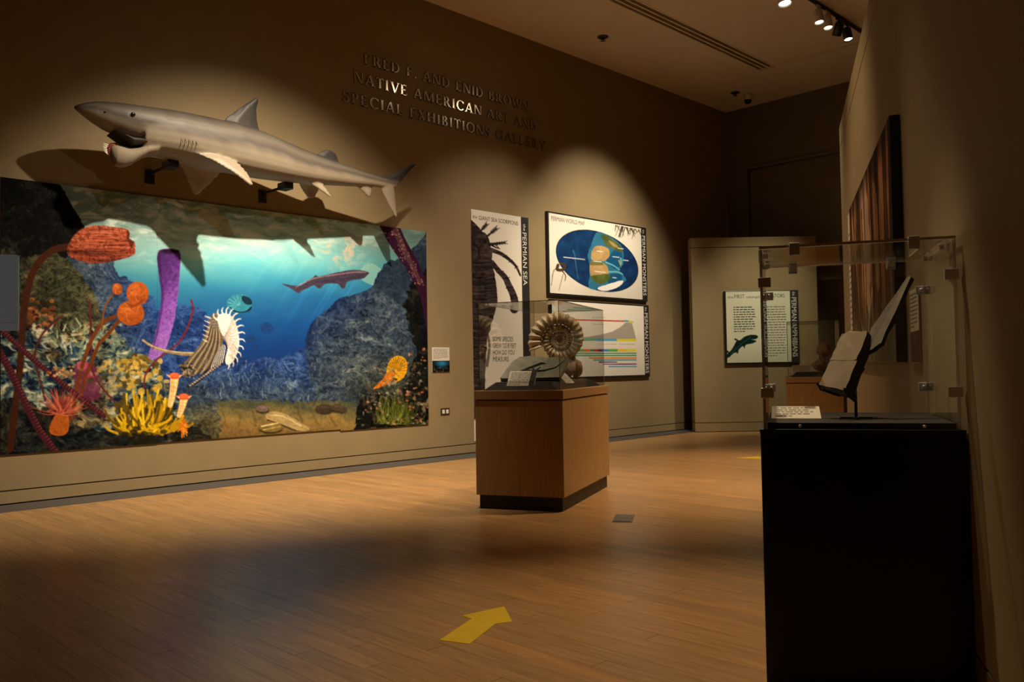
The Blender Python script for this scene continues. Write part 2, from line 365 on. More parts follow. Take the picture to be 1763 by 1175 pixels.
# floor with boards running towards the mural wall
fl = struct(MB().box((-4.2, -12.2, -0.1), (15.3, 0.2, -0.004)).build('floor', M['sub']))
rng = random.Random(7)
BW = 0.105; boards = []
x = -4.2; row = 0
while x < 15.02:
    y = -12.2+rng.uniform(0, 1.2)-1.2
    while y < -0.02:
        L = rng.uniform(0.75, 2.1); y1 = min(y+L, -0.02); y0 = max(y, -12.2)
        if y1-y0 > 0.12:
            t = rng.random(); h = rng.uniform(0.94, 1.06)
            c = (0.46*h*(0.90+0.2*t), 0.27*h*(0.92+0.14*t), 0.115*h*(0.95+0.08*t))
            boards.append((x, y0, y1, c))
        y = y1+0.0008 if y1 < -0.02 else 0
    x += BW; row += 1
def board_mesh(name, lst, cen=None):
    vs = []; fs = []; cs = []
    for (bx, y0, y1, c) in lst:
        ox, oy = cen if cen else (0, 0); e = 0.0005; g = 0.0002; b = len(vs)
        for (xx, yy, zz) in ((bx+g, y0+g, -0.006), (bx+BW-g, y0+g, -0.006), (bx+BW-g, y1-g, -0.006), (bx+g, y1-g, -0.006),
                             (bx+g+e, y0+g+e, 0), (bx+BW-g-e, y0+g+e, 0), (bx+BW-g-e, y1-g-e, 0), (bx+g+e, y1-g-e, 0)):
            vs.append((xx-ox, yy-oy, zz)); cs.append((*c, 1))
        fs += [(b+4, b+5, b+6, b+7), (b, b+1, b+5, b+4), (b+1, b+2, b+6, b+5), (b+2, b+3, b+7, b+6), (b+3, b, b+4, b+7)]
    me = bpy.data.meshes.new(name); me.from_pydata(vs, [], fs)
    ca = me.color_attributes.new('Col', 'FLOAT_COLOR', 'POINT'); ca.data.foreach_set('color', np.array(cs, np.float32).reshape(-1))
    me.materials.append(M['floor']); return me
def seen(bd):
    dx = bd[0]+BW/2-CAM.x; dy = (bd[1]+bd[2])/2-CAM.y; d = math.hypot(dx, dy)
    a = (math.atan2(dy, dx)-YAW+PI) % (2*PI)-PI
    return d if abs(a) < rad(36) and d > 2.4 else 1e9
boards.sort(key=seen)
for bd in boards[:300]:
    cx_, cy_ = bd[0]+BW/2, (bd[1]+bd[2])/2
    o = link('floorboard', board_mesh('floorboard', [bd], (cx_, cy_)), fl); o.location = (cx_, cy_, 0)
o = link('floorboards_beyond', board_mesh('floorboards_beyond', boards[300:]), fl); o['kind'] = 'stuff'

# mural wall with its baseboard; the joint lines are real gaps
wl = MB().box((-4.2, 0.02, 0), (15.3, 0.22, 6.6), mi=1).box((-4.2, 0.0, 0.139), (15.3, 0.02, 6.6))
struct(wl.build('wall_left', [M['wall'], M['groove']]))
struct(MB().box((-4.2, 0.0, 0.016), (15.02, 0.02, 0.127)).build('baseboard_left', M['base']))
tr = struct(MB().bbox((-4.2, -0.46, 0.0005), (15.02, -0.012, 0.006), 0.002).build('trim_1', M['border']))
tag(tr, 'dark grey border strip laid on the floor along the mural wall')
# back wall with tall flush door
bw = MB()
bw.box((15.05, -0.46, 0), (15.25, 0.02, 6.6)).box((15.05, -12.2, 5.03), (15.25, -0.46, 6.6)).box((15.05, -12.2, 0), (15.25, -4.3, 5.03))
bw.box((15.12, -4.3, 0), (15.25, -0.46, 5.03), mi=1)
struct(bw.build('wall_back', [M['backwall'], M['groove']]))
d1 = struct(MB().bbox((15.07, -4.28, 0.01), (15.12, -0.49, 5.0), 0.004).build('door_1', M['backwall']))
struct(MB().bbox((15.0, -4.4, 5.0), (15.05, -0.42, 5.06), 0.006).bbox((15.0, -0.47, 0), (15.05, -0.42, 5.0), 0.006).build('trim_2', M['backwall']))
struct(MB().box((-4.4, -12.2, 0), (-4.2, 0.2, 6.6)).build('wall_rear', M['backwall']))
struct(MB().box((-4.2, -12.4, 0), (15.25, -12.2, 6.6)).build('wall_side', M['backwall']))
# ceiling: border, inner field, slot between them
ce = MB()
ce.box((-4.2, -1.70, CEIL), (15.25, 0.02, CEIL+0.15)).box((13.385, -12.2, CEIL), (15.25, -1.70, CEIL+0.15))
ce.box((-4.2, -12.2, CEIL), (13.31, -1.99, CEIL+0.15)).box((-4.2, -12.2, CEIL+0.2), (15.25, 0.2, CEIL+0.3), mi=1)
struct(ce.build('ceiling', [M['ceiling'], M['groove']]))
df = empty('air_diffuser', (9.0, -1.845, CEIL), 0, 'long slotted air diffuser set in the ceiling', 'air diffuser')
for yy in (-0.137, -0.045, 0.048, 0.132):
    MB().bbox((-12, yy-0.014, -0.006), (4.34, yy+0.014, 0.05), 0.004).build('slat', M['ceiling'], df)
MB().bbox((4.31, -0.146, -0.006), (4.345, 0.146, 0.05), 0.004).build('end_cap', M['ceiling'], df)

# right-hand partition wall
TH = rad(27.5); UX = Vector((math.cos(TH), math.sin(TH), 0)); NX = Vector((-UX.y, UX.x, 0)); AX = Vector((3.245, -7.955, 0))
RZ = TH+PI
wr = MB().box((-6.17, 0.012, 0), (5.6, 0.2, 3.65), mi=1).box((-6.18, 0, 0.183), (5.6, 0.2, 3.44)).box((-6.18, 0, 3.455), (5.6, 0.2, 3.66))
o = struct(wr.build('wall_right', [M['wall'], M['groove']])); o.location = AX; o.rotation_euler = (0, 0, RZ)
o = struct(MB().box((-6.18, 0, 0.012), (5.6, 0.011, 0.17)).build('baseboard_right', M['base'])); o.location = AX; o.rotation_euler = (0, 0, RZ)
# freestanding low partition at the far end
PZ = rad(-44.77)
pw = MB().box((0.012, 0.012, 0), (2.21, 0.24, 3.44), mi=1).box((0, 0, 0.172), (2.22, 0.25, 3.27)).box((0, 0, 3.283), (2.22, 0.25, 3.45))
o = struct(pw.build('wall_center', [M['wall'], M['groove']])); o.location = (12.9, -0.513, 0); o.rotation_euler = (0, 0, PZ)
o = struct(MB().box((0, 0, 0.012), (2.22, 0.25, 0.16)).build('baseboard_center', M['base'])); o.location = (12.9, -0.513, 0); o.rotation_euler = (0, 0, PZ)

# ================================================================== MURAL
def paint_mural():
    A = Art(-4, 300, 744, 792, 1.0)
    X, Y = A.X, A.Y; n1 = A.noise(60, 30, 3); n2 = A.noise(14, 8, 4); n3 = A.noise(30, 9, 5); n4 = A.noise(6, 6, 6, 3); n5 = A.noise(22, 22, 8)
    def ramp(v, stops):
        xs = [q[0] for q in stops]; return np.stack([np.interp(v, xs, [q[1][c]/255 for q in stops]) for c in range(3)], -1)
    def mix(a, b, t): return a*(1-t[..., None])+b*t[..., None]
    # water
    wa = A.noise(40, 26, 21)-.5; wb = A.noise(40, 26, 22)-.5
    v = Y+0.05*(X-400)+(n1-0.5)*30
    wtr = ramp(v, [(320, (140, 166, 160)), (395, (150, 184, 178)), (425, (146, 196, 196)), (455, (104, 184, 196)), (485, (62, 156, 196)), (520, (40, 122, 190)), (560, (26, 94, 180)), (600, (22, 74, 164)), (640, (24, 62, 130))])
    bright = np.exp(-(((X-430)/200)**2+((Y-425)/62)**2)); wtr = wtr*(0.80+0.34*bright[..., None])
    rp_ = A.noise(26, 7, 31, 4, wa*46+Y*.25, wb*30-X*.10); rip = np.clip((rp_-0.50)*4.5, 0, 1)*np.clip((470-Y)/60, 0, 1)
    wtr = mix(wtr, np.ones_like(wtr)*np.array([.90, .92, .88]), rip*0.55)
    drk = np.clip((.46-rp_)*4, 0, 1)*np.clip((440-Y)/50, 0, 1); wtr = mix(wtr, np.ones_like(wtr)*np.array([.32, .46, .44]), drk*.5)
    shd = np.clip((X-560)/120, 0, 1)*np.clip((470-Y)/50, 0, 1); wtr = mix(wtr, np.ones_like(wtr)*np.array([.30, .42, .40]), shd*.55)
    A.img[:] = wtr; A.poly([(562, 376), (600, 380), (652, 392), (640, 402), (622, 406), (596, 396), (575, 386)], (168, 206, 206), .7, 3, 3); A.poly([(610, 466), (628, 448), (648, 456), (655, 470), (640, 486), (620, 480)], (150, 190, 172), .6, 3, 2)
    wtr = A.img.copy()
    pk = np.clip((A.noise(12, 10, 33, 3, wa*40, wb*40)-0.50)*6, 0, 1)*np.exp(-(((X-578)/34)**2+((Y-424)/24)**2)); wtr = mix(wtr, np.ones_like(wtr)*np.array([.96, .76, .64]), pk*0.85)
    ray = np.clip(A.noise(9, 400, 9, 2, Y*.6)-0.45, 0, 1)*np.clip((Y-430)/60, 0, 1)*np.clip((600-Y)/80, 0, 1)*np.clip((X-400)/100, 0, 1); wtr = wtr*(1+0.35*ray[..., None])
    A.img[:] = wtr
    # rocks: colour fields from warped ridges
    q1 = A.noise(26, 15, 41, 5, wa*70, wb*60); q2 = 1-abs(2*A.noise(11, 8, 42, 4, wa*50, wb*50)-1); q3 = 1-abs(2*A.noise(5, 5, 43, 3, wa*26, wb*26)-1)
    tex = q1*.45+q2*.30+q3*.25
    blue = ramp(tex, [(0.36, (9, 20, 50)), (0.52, (20, 42, 96)), (0.64, (30, 54, 112)), (0.78, (52, 82, 138)), (.92, (96, 128, 172))])
    slate = ramp(tex, [(0.36, (8, 13, 22)), (0.52, (26, 38, 56)), (0.64, (40, 54, 72)), (0.80, (68, 82, 94)), (.93, (118, 128, 128))])
    olive = ramp(tex, [(0.36, (8, 9, 7)), (0.52, (32, 34, 24)), (0.64, (48, 50, 36)), (0.80, (84, 82, 56)), (.93, (130, 122, 88))])
    dark = ramp(tex, [(0.36, (1, 1, 2)), (0.55, (5, 5, 6)), (0.70, (13, 13, 12)), (0.84, (36, 35, 30))])
    # far reef and left blue reef
    A.poly([(228, 512), (240, 508), (256, 510), (262, 530), (300, 524), (330, 530), (352, 545), (372, 570), (390, 600), (420, 622), (455, 612), (470, 618), (500, 606), (522, 600), (530, 700), (330, 705), (225, 705)], mix(blue, wtr, np.clip((560-Y)/50, 0, 1)*.35), 1, 3, 6)
    A.poly([(300, 640), (360, 622), (400, 640), (450, 628), (520, 610), (560, 640), (606, 705), (300, 706)], mix(blue, slate, np.clip((Y-625)/60, 0, 1)*0.9), .95, 3, 8)
    A.poly([(104, 432), (128, 440), (150, 452), (182, 446), (194, 474), (214, 482), (232, 500), (246, 520), (252, 560), (250, 640), (200, 700), (90, 600)], mix(slate, blue, np.clip((X-150)/90, 0, 1)*.8), 1, 3, 5)
    A.poly([(-6, 300), (60, 306), (92, 322), (112, 348), (128, 376), (138, 398), (120, 420), (108, 446), (70, 470), (-6, 480)], dark, 1, 3, 4)
    A.poly([(-6, 440), (40, 450), (70, 440), (110, 450), (150, 500), (165, 540), (175, 600), (60, 640), (-6, 640)], mix(olive, dark, np.clip((60-X)/60, 0, 1)*.8), 1, 3, 6)
    # right rock
    A.poly([(518, 574), (528, 552), (556, 530), (578, 510), (600, 502), (634, 490), (642, 470), (656, 450), (684, 436), (706, 420), (722, 408), (746, 396), (746, 760), (560, 745), (545, 690), (520, 640)],
           mix(mix(blue*.72, slate, np.clip((X-530)/90+(Y-540)/120, 0, 1)), olive, np.clip((Y-590)/80, 0, 1)*np.clip((X-570)/70, 0, 1)*.8), 1, 3, 4)
    A.poly([(640, 500), (646, 470), (664, 448), (690, 438), (746, 420), (746, 520), (700, 530), (660, 500)], (30, 44, 62), .6, 3, 3)
    A.poly([(692, 512), (720, 470), (746, 450), (746, 765), (650, 765), (676, 700), (700, 650), (712, 600), (700, 560)], dark, .9, 3, 8)
    A.poly([(590, 706), (606, 694), (640, 672), (690, 690), (746, 680), (746, 765), (585, 760)], dark, .85, 3, 6)
    rb = np.clip((A.noise(9, 9, 51, 3)-.55)*6, 0, 1)*np.clip((X-600)/60, 0, 1)*np.clip((Y-590)/60, 0, 1); A.img[:] = mix(A.img, ramp(q2, [(.3, (60, 40, 24)), (.7, (150, 120, 84)), (.95, (190, 160, 120))]), rb*.55)
    # sea floor
    sand = ramp(Y+(q1-.5)*34+(q2-.5)*16, [(676, (30, 44, 52)), (692, (58, 64, 54)), (712, (92, 86, 54)), (732, (126, 104, 58)), (760, (100, 78, 44))])
    A.poly([(318, 702), (360, 690), (440, 690), (520, 692), (600, 690), (606, 710), (592, 765), (460, 775), (300, 785), (306, 730)], sand, 1, 3, 5)
    for q in range(9):
        A.stroke([(345+q*26, 700+q % 3*5), (352+q*26, 716+q % 2*6), (346+q*26+q*2, 734)], 3, 5, (52, 48, 30), .25, 4)
    # crowded left reef, pale heads over navy gaps
    rf = A.noise(15, 13, 61, 4, wa*60, wb*60)*.6+q2*.4; hue = A.noise(42, 36, 62, 3)
    reef = ramp(rf, [(.34, (4, 7, 14)), (.48, (14, 24, 40)), (.58, (44, 66, 78)), (.68, (96, 112, 96)), (.80, (170, 172, 146)), (.92, (214, 206, 184))])
    warm = ramp(rf, [(.34, (8, 6, 5)), (.5, (40, 30, 18)), (.62, (92, 76, 40)), (.75, (140, 112, 66)), (.9, (190, 156, 110))])
    reef = mix(reef, warm, np.clip((hue-.5)*5, 0, 1)*.75)
    A.poly([(-6, 560), (40, 566), (70, 556), (110, 560), (160, 556), (200, 580), (226, 610), (262, 620), (276, 660), (300, 690), (330, 720), (330, 790), (-6, 800)], reef, .95, 3, 8)
    A.poly([(300, 690), (330, 660), (360, 690), (372, 745), (330, 775), (290, 770)], mix(slate, olive, np.clip((Y-690)/40, 0, 1)), .8, 3, 8)
    r = random.Random(5)
    # purple arm top right
    A.stroke([(660, 372), (680, 412), (706, 452), (728, 500), (738, 560)], 34, 14, (44, 16, 40), 1, 6)
    A.stroke([(672, 384), (694, 430), (720, 480)], 12, 7, (92, 62, 62), .6, 6)
    for q in range(60): t = r.random(); A.ell(668+50*t+r.uniform(-9, 9), 384+100*t+r.uniform(-6, 6), 1.3, 1.3, (150, 110, 90), .7)
    # swimming fish in the distance
    A.poly([(474, 486), (492, 489), (508, 489), (520, 481), (530, 475), (534, 470), (540, 473), (565, 467), (590, 461), (610, 460), (629, 464), (624, 470), (618, 475), (600, 478), (589, 482), (586, 491), (580, 493), (575, 486), (560, 485), (549, 487), (543, 494), (536, 492), (532, 488), (520, 494), (511, 498), (505, 503), (499, 500), (488, 493)], (58, 50, 68), 1, 2)
    A.stroke([(500, 492), (530, 477), (565, 470), (600, 464), (622, 464)], 2, 3, (150, 118, 118), .6, 5)
    A.stroke([(540, 482), (580, 477), (612, 471)], 5, 4, (44, 40, 60), .7, 5)
    # distant shelled swimmers
    A.ell(402, 522, 22, 17, (44, 122, 150)); A.poly([(380, 514), (386, 528), (400, 536), (414, 534), (423, 526), (420, 534), (404, 538), (388, 533)], (10, 24, 44), 1, 3)
    A.poly([(404, 508), (420, 512), (424, 522), (416, 524), (408, 518)], (14, 34, 52), .9, 2)
    for q in range(7): A.stroke([(402, 524), (402+20*math.cos(2.4+q*.42), 522+15*math.sin(2.4+q*.42))], 1, 1.4, (110, 180, 186), .6)
    for (a, b, s_) in ((449, 564, 10), (422, 583, 7.5), (431, 597, 5.5)):
        A.ell(a, b, s_*1.1, s_*.95, (22, 54, 110), .9); A.ell(a+s_*.9, b+s_*.2, s_*.5, s_*.3, (22, 54, 110), .8)
    # left reef: polyps
    for q in range(170):
        a = r.uniform(0, 260); b = r.uniform(560, 765)
        c = r.choice([(10, 14, 24), (20, 36, 60), (170, 168, 140), (92, 96, 60), (14, 14, 14), (120, 70, 50), (8, 8, 10)])
        A.ell(a, b, r.uniform(1, 4), r.uniform(1, 3), c, r.uniform(.3, .8), r.uniform(0, 3))
    A.poly([(-6, 690), (60, 700), (120, 730), (200, 745), (330, 740), (330, 775), (-6, 790)], dark, .75, 3, 8)
    for q in range(50): a = r.uniform(45, 90); b = r.uniform(518, 566); A.ell(a, b, 4, 3.4, r.choice([(150, 88, 48), (92, 52, 26), (40, 24, 16)]), .9)
    for q in range(46):
        a = r.uniform(82, 178); b = r.uniform(560, 612); an = r.uniform(-2.6, -.5); L = r.uniform(6, 16)
        A.stroke([(a, b), (a+L*math.cos(an), b+L*math.sin(an))], 3.2, 1.4, r.choice([(150, 168, 132), (118, 142, 110), (176, 186, 150), (80, 104, 84)]), .85)
    for q in range(30):
        a = r.uniform(0, 130); b = r.uniform(560, 680); an = r.uniform(0, 6.3)
        A.stroke([(a, b), (a+9*math.cos(an), b+9*math.sin(an)), (a+10*math.cos(an)+6, b+12*math.sin(an))], 4, 2, r.choice([(172, 176, 160), (36, 62, 96), (200, 190, 166)]), .7, 3)
    A.poly([(128, 628), (150, 622), (160, 640), (172, 668), (160, 690), (130, 690), (118, 650)], (96, 34, 60), .8, 3, 6)
    A.ell(136, 630, 10, 8, (168, 66, 96), .8); A.ell(150, 646, 9, 7, (150, 52, 80), .8)
    # olive yellow sponge cluster
    for q in range(150):
        a = r.gauss(225, 24); b = 612+abs(r.gauss(0, 26))+abs(a-225)*.22
        A.ell(a, b, r.uniform(2.5, 6), r.uniform(2.5, 6), r.choice([(148, 122, 46), (176, 148, 62), (96, 80, 34), (60, 52, 26), (190, 160, 84)]), .85)
    # beige tufts right of the anemone
    for q in range(80): A.ell(r.gauss(185, 12), r.gauss(655, 20), 3, 3, r.choice([(120, 124, 100), (150, 140, 110), (70, 76, 62)]), .7)
    # purple tube sponge
    tube = [(262, 436), (262, 462), (267, 486), (268, 515), (263, 550), (256, 585), (246, 616), (262, 616), (276, 600), (288, 562), (294, 530), (298, 490), (300, 455), (299, 434), (281, 430)]
    tc_ = ramp(Y+(n4-.5)*60+(X-281)*1.2, [(430, (66, 34, 92)), (470, (78, 40, 112)), (500, (104, 58, 142)), (560, (132, 84, 176)), (615, (144, 98, 186))])
    A.poly(tube, tc_, 1, 3, 1); A.stroke([(264, 440), (266, 480), (270, 510), (264, 560), (254, 600)], 6, 3, (48, 22, 74), .6, 5)
    A.ell(281, 434, 18, 5, (52, 24, 70)); A.ell(282, 433.5, 13, 3, (30, 12, 40))
    for q in range(70): A.ell(r.uniform(266, 296), r.uniform(442, 560), 1.2, 1, (60, 28, 90), .7)
    # thin red feelers
    RED = (98, 34, 42)
    A.stroke([(319, 517), (322, 535), (312, 566), (298, 590), (276, 608), (254, 626), (242, 645), (239, 668)], 3.4, 3, RED, 1, 5)
    A.stroke([(148, 520), (149, 560), (151, 610), (153, 640), (166, 664), (190, 692)], 3.4, 3, (84, 30, 36), 1, 5)
    A.stroke([(102, 545), (76, 568), (62, 590), (56, 620), (64, 650), (74, 690)], 4, 4, (70, 30, 34), .9, 5)
    # stalked orange cups
    ST = (96, 48, 20)
    A.stroke([(112, 428), (84, 436), (58, 462), (44, 502), (37, 552), (32, 630), (24, 700), (16, 772)], 12, 11, (58, 28, 17), 1, 6)
    A.stroke([(190, 546), (168, 558), (151, 586), (137, 625), (126, 668), (118, 722)], 7, 6, ST, 1, 6)
    A.stroke([(197, 552), (180, 574), (163, 594), (152, 622), (140, 650), (134, 680)], 6, 6, ST, 1, 6)
    A.stroke([(186, 508), (176, 524), (170, 544), (168, 570)], 3, 3, (110, 64, 30), 1, 5)
    A.poly([(109, 438), (112, 424), (126, 404), (150, 392), (182, 393), (211, 397), (214, 408), (214, 415), (222, 418), (224, 430), (222, 440), (204, 447), (182, 453), (152, 456), (130, 452), (116, 446)], ramp(q3*.35+A.noise(34, 4, 12, 3, wy=(X-110)*-.05)*.65-(Y-424)*.004, [(.3, (52, 19, 13)), (.5, (100, 42, 27)), (.66, (138, 62, 40)), (.82, (178, 96, 68))]), 1, 3)
    for q in range(26):
        y0_ = 400+q*2; A.stroke([(122+abs(q-12)*1.3, 424+(y0_-424)*.55), (150, y0_-1+math.sin(q)*2), (182, y0_-2+math.sin(q*2.1)*2), (r.uniform(196, 217), 400+q*1.8)], .8, .9, r.choice([(66, 24, 16), (84, 32, 20), (190, 104, 76)]), .6, 5)
    A.poly([(210, 397), (215, 404), (213, 412), (222, 418), (219, 426), (224, 432), (216, 428), (209, 412)], (70, 26, 18), .8)
    for (cx, cy, rx, ry) in ((193.5, 499, 8.5, 10), (228, 506, 19, 20), (216.5, 540, 23, 21)):
        A.ell(cx, cy, rx, ry, (154, 74, 28)); A.ell(cx-rx*.25, cy-ry*.3, rx*.55, ry*.5, (180, 96, 42), .6, 0, 4); A.ell(cx+rx*.2, cy+ry*.55, rx*.7, ry*.35, (132, 58, 22), .5, 0, 4)
        for q in range(9): a0_ = r.uniform(0, 6.3); A.stroke([(cx+rx*.8*math.cos(a0_), cy+ry*.8*math.sin(a0_)), (cx+rx*.5*math.cos(a0_+.5), cy+ry*.5*math.sin(a0_+.5)), (cx+rx*.3*math.cos(a0_+1.4), cy+ry*.3*math.sin(a0_+1.4))], 1.2, .8, r.choice([(112, 48, 16), (134, 60, 22), (214, 128, 60)]), .6, 4)
    A.poly([(208, 522), (222, 526), (240, 514), (234, 524), (218, 532)], (112, 48, 18), .8)
    # jointed dark red arms
    def arm(pts, wd, seg):
        A.stroke(pts, wd, wd*.9, (66, 28, 35), 1, 6)
        P = [(pts[0][0], pts[0][1])]
        tot = sum(math.dist(pts[i], pts[i+1]) for i in range(len(pts)-1)); k = int(tot/seg)
        for j in range(k):
            d = j*seg
            for i in range(len(pts)-1):
                L = math.dist(pts[i], pts[i+1])
                if d <= L:
                    t = d/L; px = pts[i][0]+(pts[i+1][0]-pts[i][0])*t; py = pts[i][1]+(pts[i+1][1]-pts[i][1])*t
                    nx = -(pts[i+1][1]-pts[i][1])/L; ny = (pts[i+1][0]-pts[i][0])/L
                    A.stroke([(px-nx*wd*.45, py-ny*wd*.45), (px+nx*wd*.45, py+ny*wd*.45)], 1.6, 1.6, (46, 14, 22), .8)
                    A.stroke([(px-nx*wd*.3+2, py-ny*wd*.3+2), (px+2, py+2)], 1.8, 1.2, (140, 70, 78), .6); break
                d -= L
    arm([(-4, 604), (16, 640), (36, 684), (62, 736), (92, 778)], 13, 5.5)
    arm([(2, 572), (30, 598), (58, 624), (92, 652), (130, 684), (172, 716)], 9.5, 5)
    # anemone
    A.poly([(80, 742), (88, 718), (100, 706), (112, 712), (112, 742), (96, 750)], (158, 80, 26), 1, 3)
    for q in range(90):
        an = -PI/2+r.gauss(0, .75); L = r.uniform(18, 44); sx = 100+r.uniform(-8, 8)
        A.stroke([(sx, 712), (sx+L*.5*math.cos(an), 712+L*.55*math.sin(an)), (sx+L*1.05*math.cos(an), 706+L*.9*math.sin(an))], 2.2, 1.1, r.choice([(168, 76, 58), (190, 100, 74), (126, 50, 44), (96, 40, 36)]), .9, 3)
    for q in range(50): A.ell(r.gauss(100, 14), r.gauss(642, 6), 2.5, 2, r.choice([(190, 150, 96), (150, 110, 70), (110, 76, 48)]), .9)
    # yellow finger coral
    for q in range(80): A.ell(r.gauss(242, 24), r.gauss(728, 14), 7, 6, r.choice([(20, 18, 8), (44, 36, 10), (70, 56, 12)]), .7)
    for q in range(190):
        an = r.uniform(-PI*.93, -.07*PI); bx = 242+r.gauss(0, 20); L = r.uniform(22, 68)*(.66+.34*abs(math.sin(an))); by = 752-r.uniform(0, 16)
        ex = bx+L*.92*math.cos(an); ey = by+L*1.05*math.sin(an)
        c = r.choice([(188, 150, 18), (212, 176, 36), (140, 108, 14), (84, 66, 12), (164, 128, 18), (54, 44, 10)])
        A.stroke([(bx+(ex-bx)*.35, by+(ey-by)*.25), (bx+(ex-bx)*.8, by+(ey-by)*.6), (ex, ey)], 4.4, 3.6, c, .95, 3)
    for q in range(26): A.ell(r.gauss(238, 22), r.gauss(752, 6), 6, 4, (24, 22, 10), .7)
    # orange plant and tube anemones
    for q in range(50):
        an = r.uniform(0, 2*PI); L = r.uniform(4, 14); A.stroke([(306, 734), (306+L*.8*math.cos(an), 734+L*1.5*math.sin(an))], 2.4, 1.4, r.choice([(204, 110, 24), (176, 86, 16), (224, 140, 40)]), .9)
    for (x0_, y0_, x1_, y1_, wd) in ((291, 652, 284, 698, 15), (307, 688, 299, 716, 14)):
        A.stroke([(x0_, y0_), ((x0_+x1_)/2+1, (y0_+y1_)/2), (x1_, y1_)], wd, wd*.6, (216, 172, 112), 1, 4)
        A.stroke([(x0_+3, y0_), ((x0_+x1_)/2+4, (y0_+y1_)/2), (x1_+2, y1_)], 4, 2, (240, 206, 150), .7, 4)
        for q in range(5): A.stroke([(x0_-5+(x1_-x0_)*q*.2, y0_+6+(y1_-y0_)*q*.17), (x0_+4+(x1_-x0_)*q*.2, y0_+7+(y1_-y0_)*q*.17)], 1, 1, (160, 112, 70), .6)
        A.ell(x0_, y0_-4, 11, 5, (186, 72, 40)); A.ell(x0_, y0_-6, 7, 4, (214, 96, 54))
        for q in (-1, 1): A.stroke([(x0_+q*8, y0_-3), (x0_+q*13, y0_-6)], 2.4, 1.4, (226, 180, 140))
    # big striped cephalopod
    A.stroke([(237, 586), (252, 596), (272, 604), (300, 609), (328, 610)], 4, 7, (128, 110, 82), 1, 6)
    A.stroke([(237, 586), (252, 595), (272, 603), (300, 607), (328, 608)], 1.4, 2, (196, 180, 150), .8, 6)
    A.stroke([(372, 622), (356, 634), (340, 648), (326, 660), (314, 666)], 10, 4, (30, 26, 26), 1, 6)
    for q in range(14): t = q/13; A.ell(368-50*t, 628+36*t, 2.2, 1.6, (176, 166, 170), .8)
    A.poly([(353, 545), (360, 539), (368, 542), (374, 560), (374, 584), (370, 606), (358, 630), (334, 642), (310, 650), (303, 642), (304, 628), (320, 612), (338, 588), (346, 566)], (92, 80, 64), 1, 3)
    for q in range(9):
        t = q/8; A.stroke([(352+t*14, 560), (342+t*26, 590), (318+t*44, 622), (306+t*40, 644)], 1.6, 2.2, (40, 34, 30) if q % 2 else (168, 150, 122), .75, 6)
    A.ell(362, 554, 9, 15, (108, 100, 92), 1, .1)
    for q in range(5): A.stroke([(354, 545+q*5), (370, 544+q*5)], 1.2, 1.2, (60, 54, 50), .7)
    for q in range(13):
        A.stroke([(352+q*1.9, 634-q*.9), (359+q*1.7, 616-q*1.5), (366+q*.8, 600-q*.6)], 1.8, 1.2, (232, 228, 222) if q % 2 else (18, 16, 16), .95, 4)
    A.poly([(364, 546), (376, 539), (388, 544), (397, 560), (402, 584), (399, 606), (390, 624), (380, 628), (378, 616), (382, 600), (378, 584), (370, 572)], (214, 206, 204), 1, 3)
    for q in range(12):
        an = -1.5+q*.26; A.stroke([(374, 582), (386+8*math.cos(an), 582+22*math.sin(an)), (388+12*math.cos(an), 582+40*math.sin(an))], .9, 1.3, (136, 116, 108), .7, 4)
    for q in range(15):
        an = -2.3+q*.26; ex = 378+22*math.cos(an); ey = 582+42*math.sin(an)
        A.stroke([(ex, ey), (ex+8*math.cos(an), ey+7*math.sin(an)), (ex+12*math.cos(an+.25), ey+12*math.sin(an+.3))], 3, 1.3, (230, 220, 206), .95, 4)
    for q in range(6): A.stroke([(352-q*1.2, 548+q*8), (343-q, 544+q*8)], 2.4, 1.2, (206, 196, 178), .9)
    for q in range(60): t = r.random(); A.ell(306+r.gauss(8, 6), 634+r.uniform(-10, 22)*t, 1.4, 1.4, r.choice([(20, 18, 18), (140, 130, 120)]), .8)
    # right: ribbed shell, weed and speckles
    A.poly([(636, 668), (652, 652), (660, 640), (664, 630), (674, 638), (676, 648), (660, 660)], (188, 104, 20), 1, 2)
    A.poly([(661, 640), (663, 624), (672, 612), (684, 609), (695, 616), (698, 630), (692, 646), (682, 654), (674, 652), (676, 640), (671, 633)], (196, 142, 22), 1, 3)
    for q in range(13): an = -3.1+q*.27; A.stroke([(677+3*math.cos(an), 635+3*math.sin(an)), (680+17*math.cos(an), 632+21*math.sin(an))], .9, 1.2, (104, 68, 10), .75)
    for q in range(190):
        bx = r.gauss(678, 16); an = -PI/2+r.gauss(0, .6); L = r.uniform(10, 46)
        A.stroke([(bx, 728), (bx+L*.5*math.cos(an), 728+L*.6*math.sin(an)), (bx+L*math.cos(an)*.8, 728+L*1.25*math.sin(an))], 1.6, .8, r.choice([(84, 92, 30), (58, 66, 22), (112, 118, 48), (40, 46, 18)]), .75, 3)
    for q in range(220):
        a = r.uniform(600, 735); b = r.uniform(560, 735)
        if b > 760-(a-560)*1.1: A.ell(a, b, r.uniform(1, 3), r.uniform(1, 2.4), r.choice([(178, 92, 56), (150, 150, 130), (70, 76, 50), (16, 16, 14), (196, 130, 96), (96, 100, 70)]), .7)
    for q in range(420):
        a = r.uniform(530, 690); b = r.uniform(540, 690); an = r.uniform(0, 6.3)
        A.stroke([(a, b), (a+5*math.cos(an), b+5*math.sin(an)), (a+8*math.cos(an+.8), b+8*math.sin(an+.8))], 1.2, 1, r.choice([(96, 110, 120), (18, 26, 38), (74, 84, 84), (124, 132, 128), (12, 18, 28)]), .4, 2)
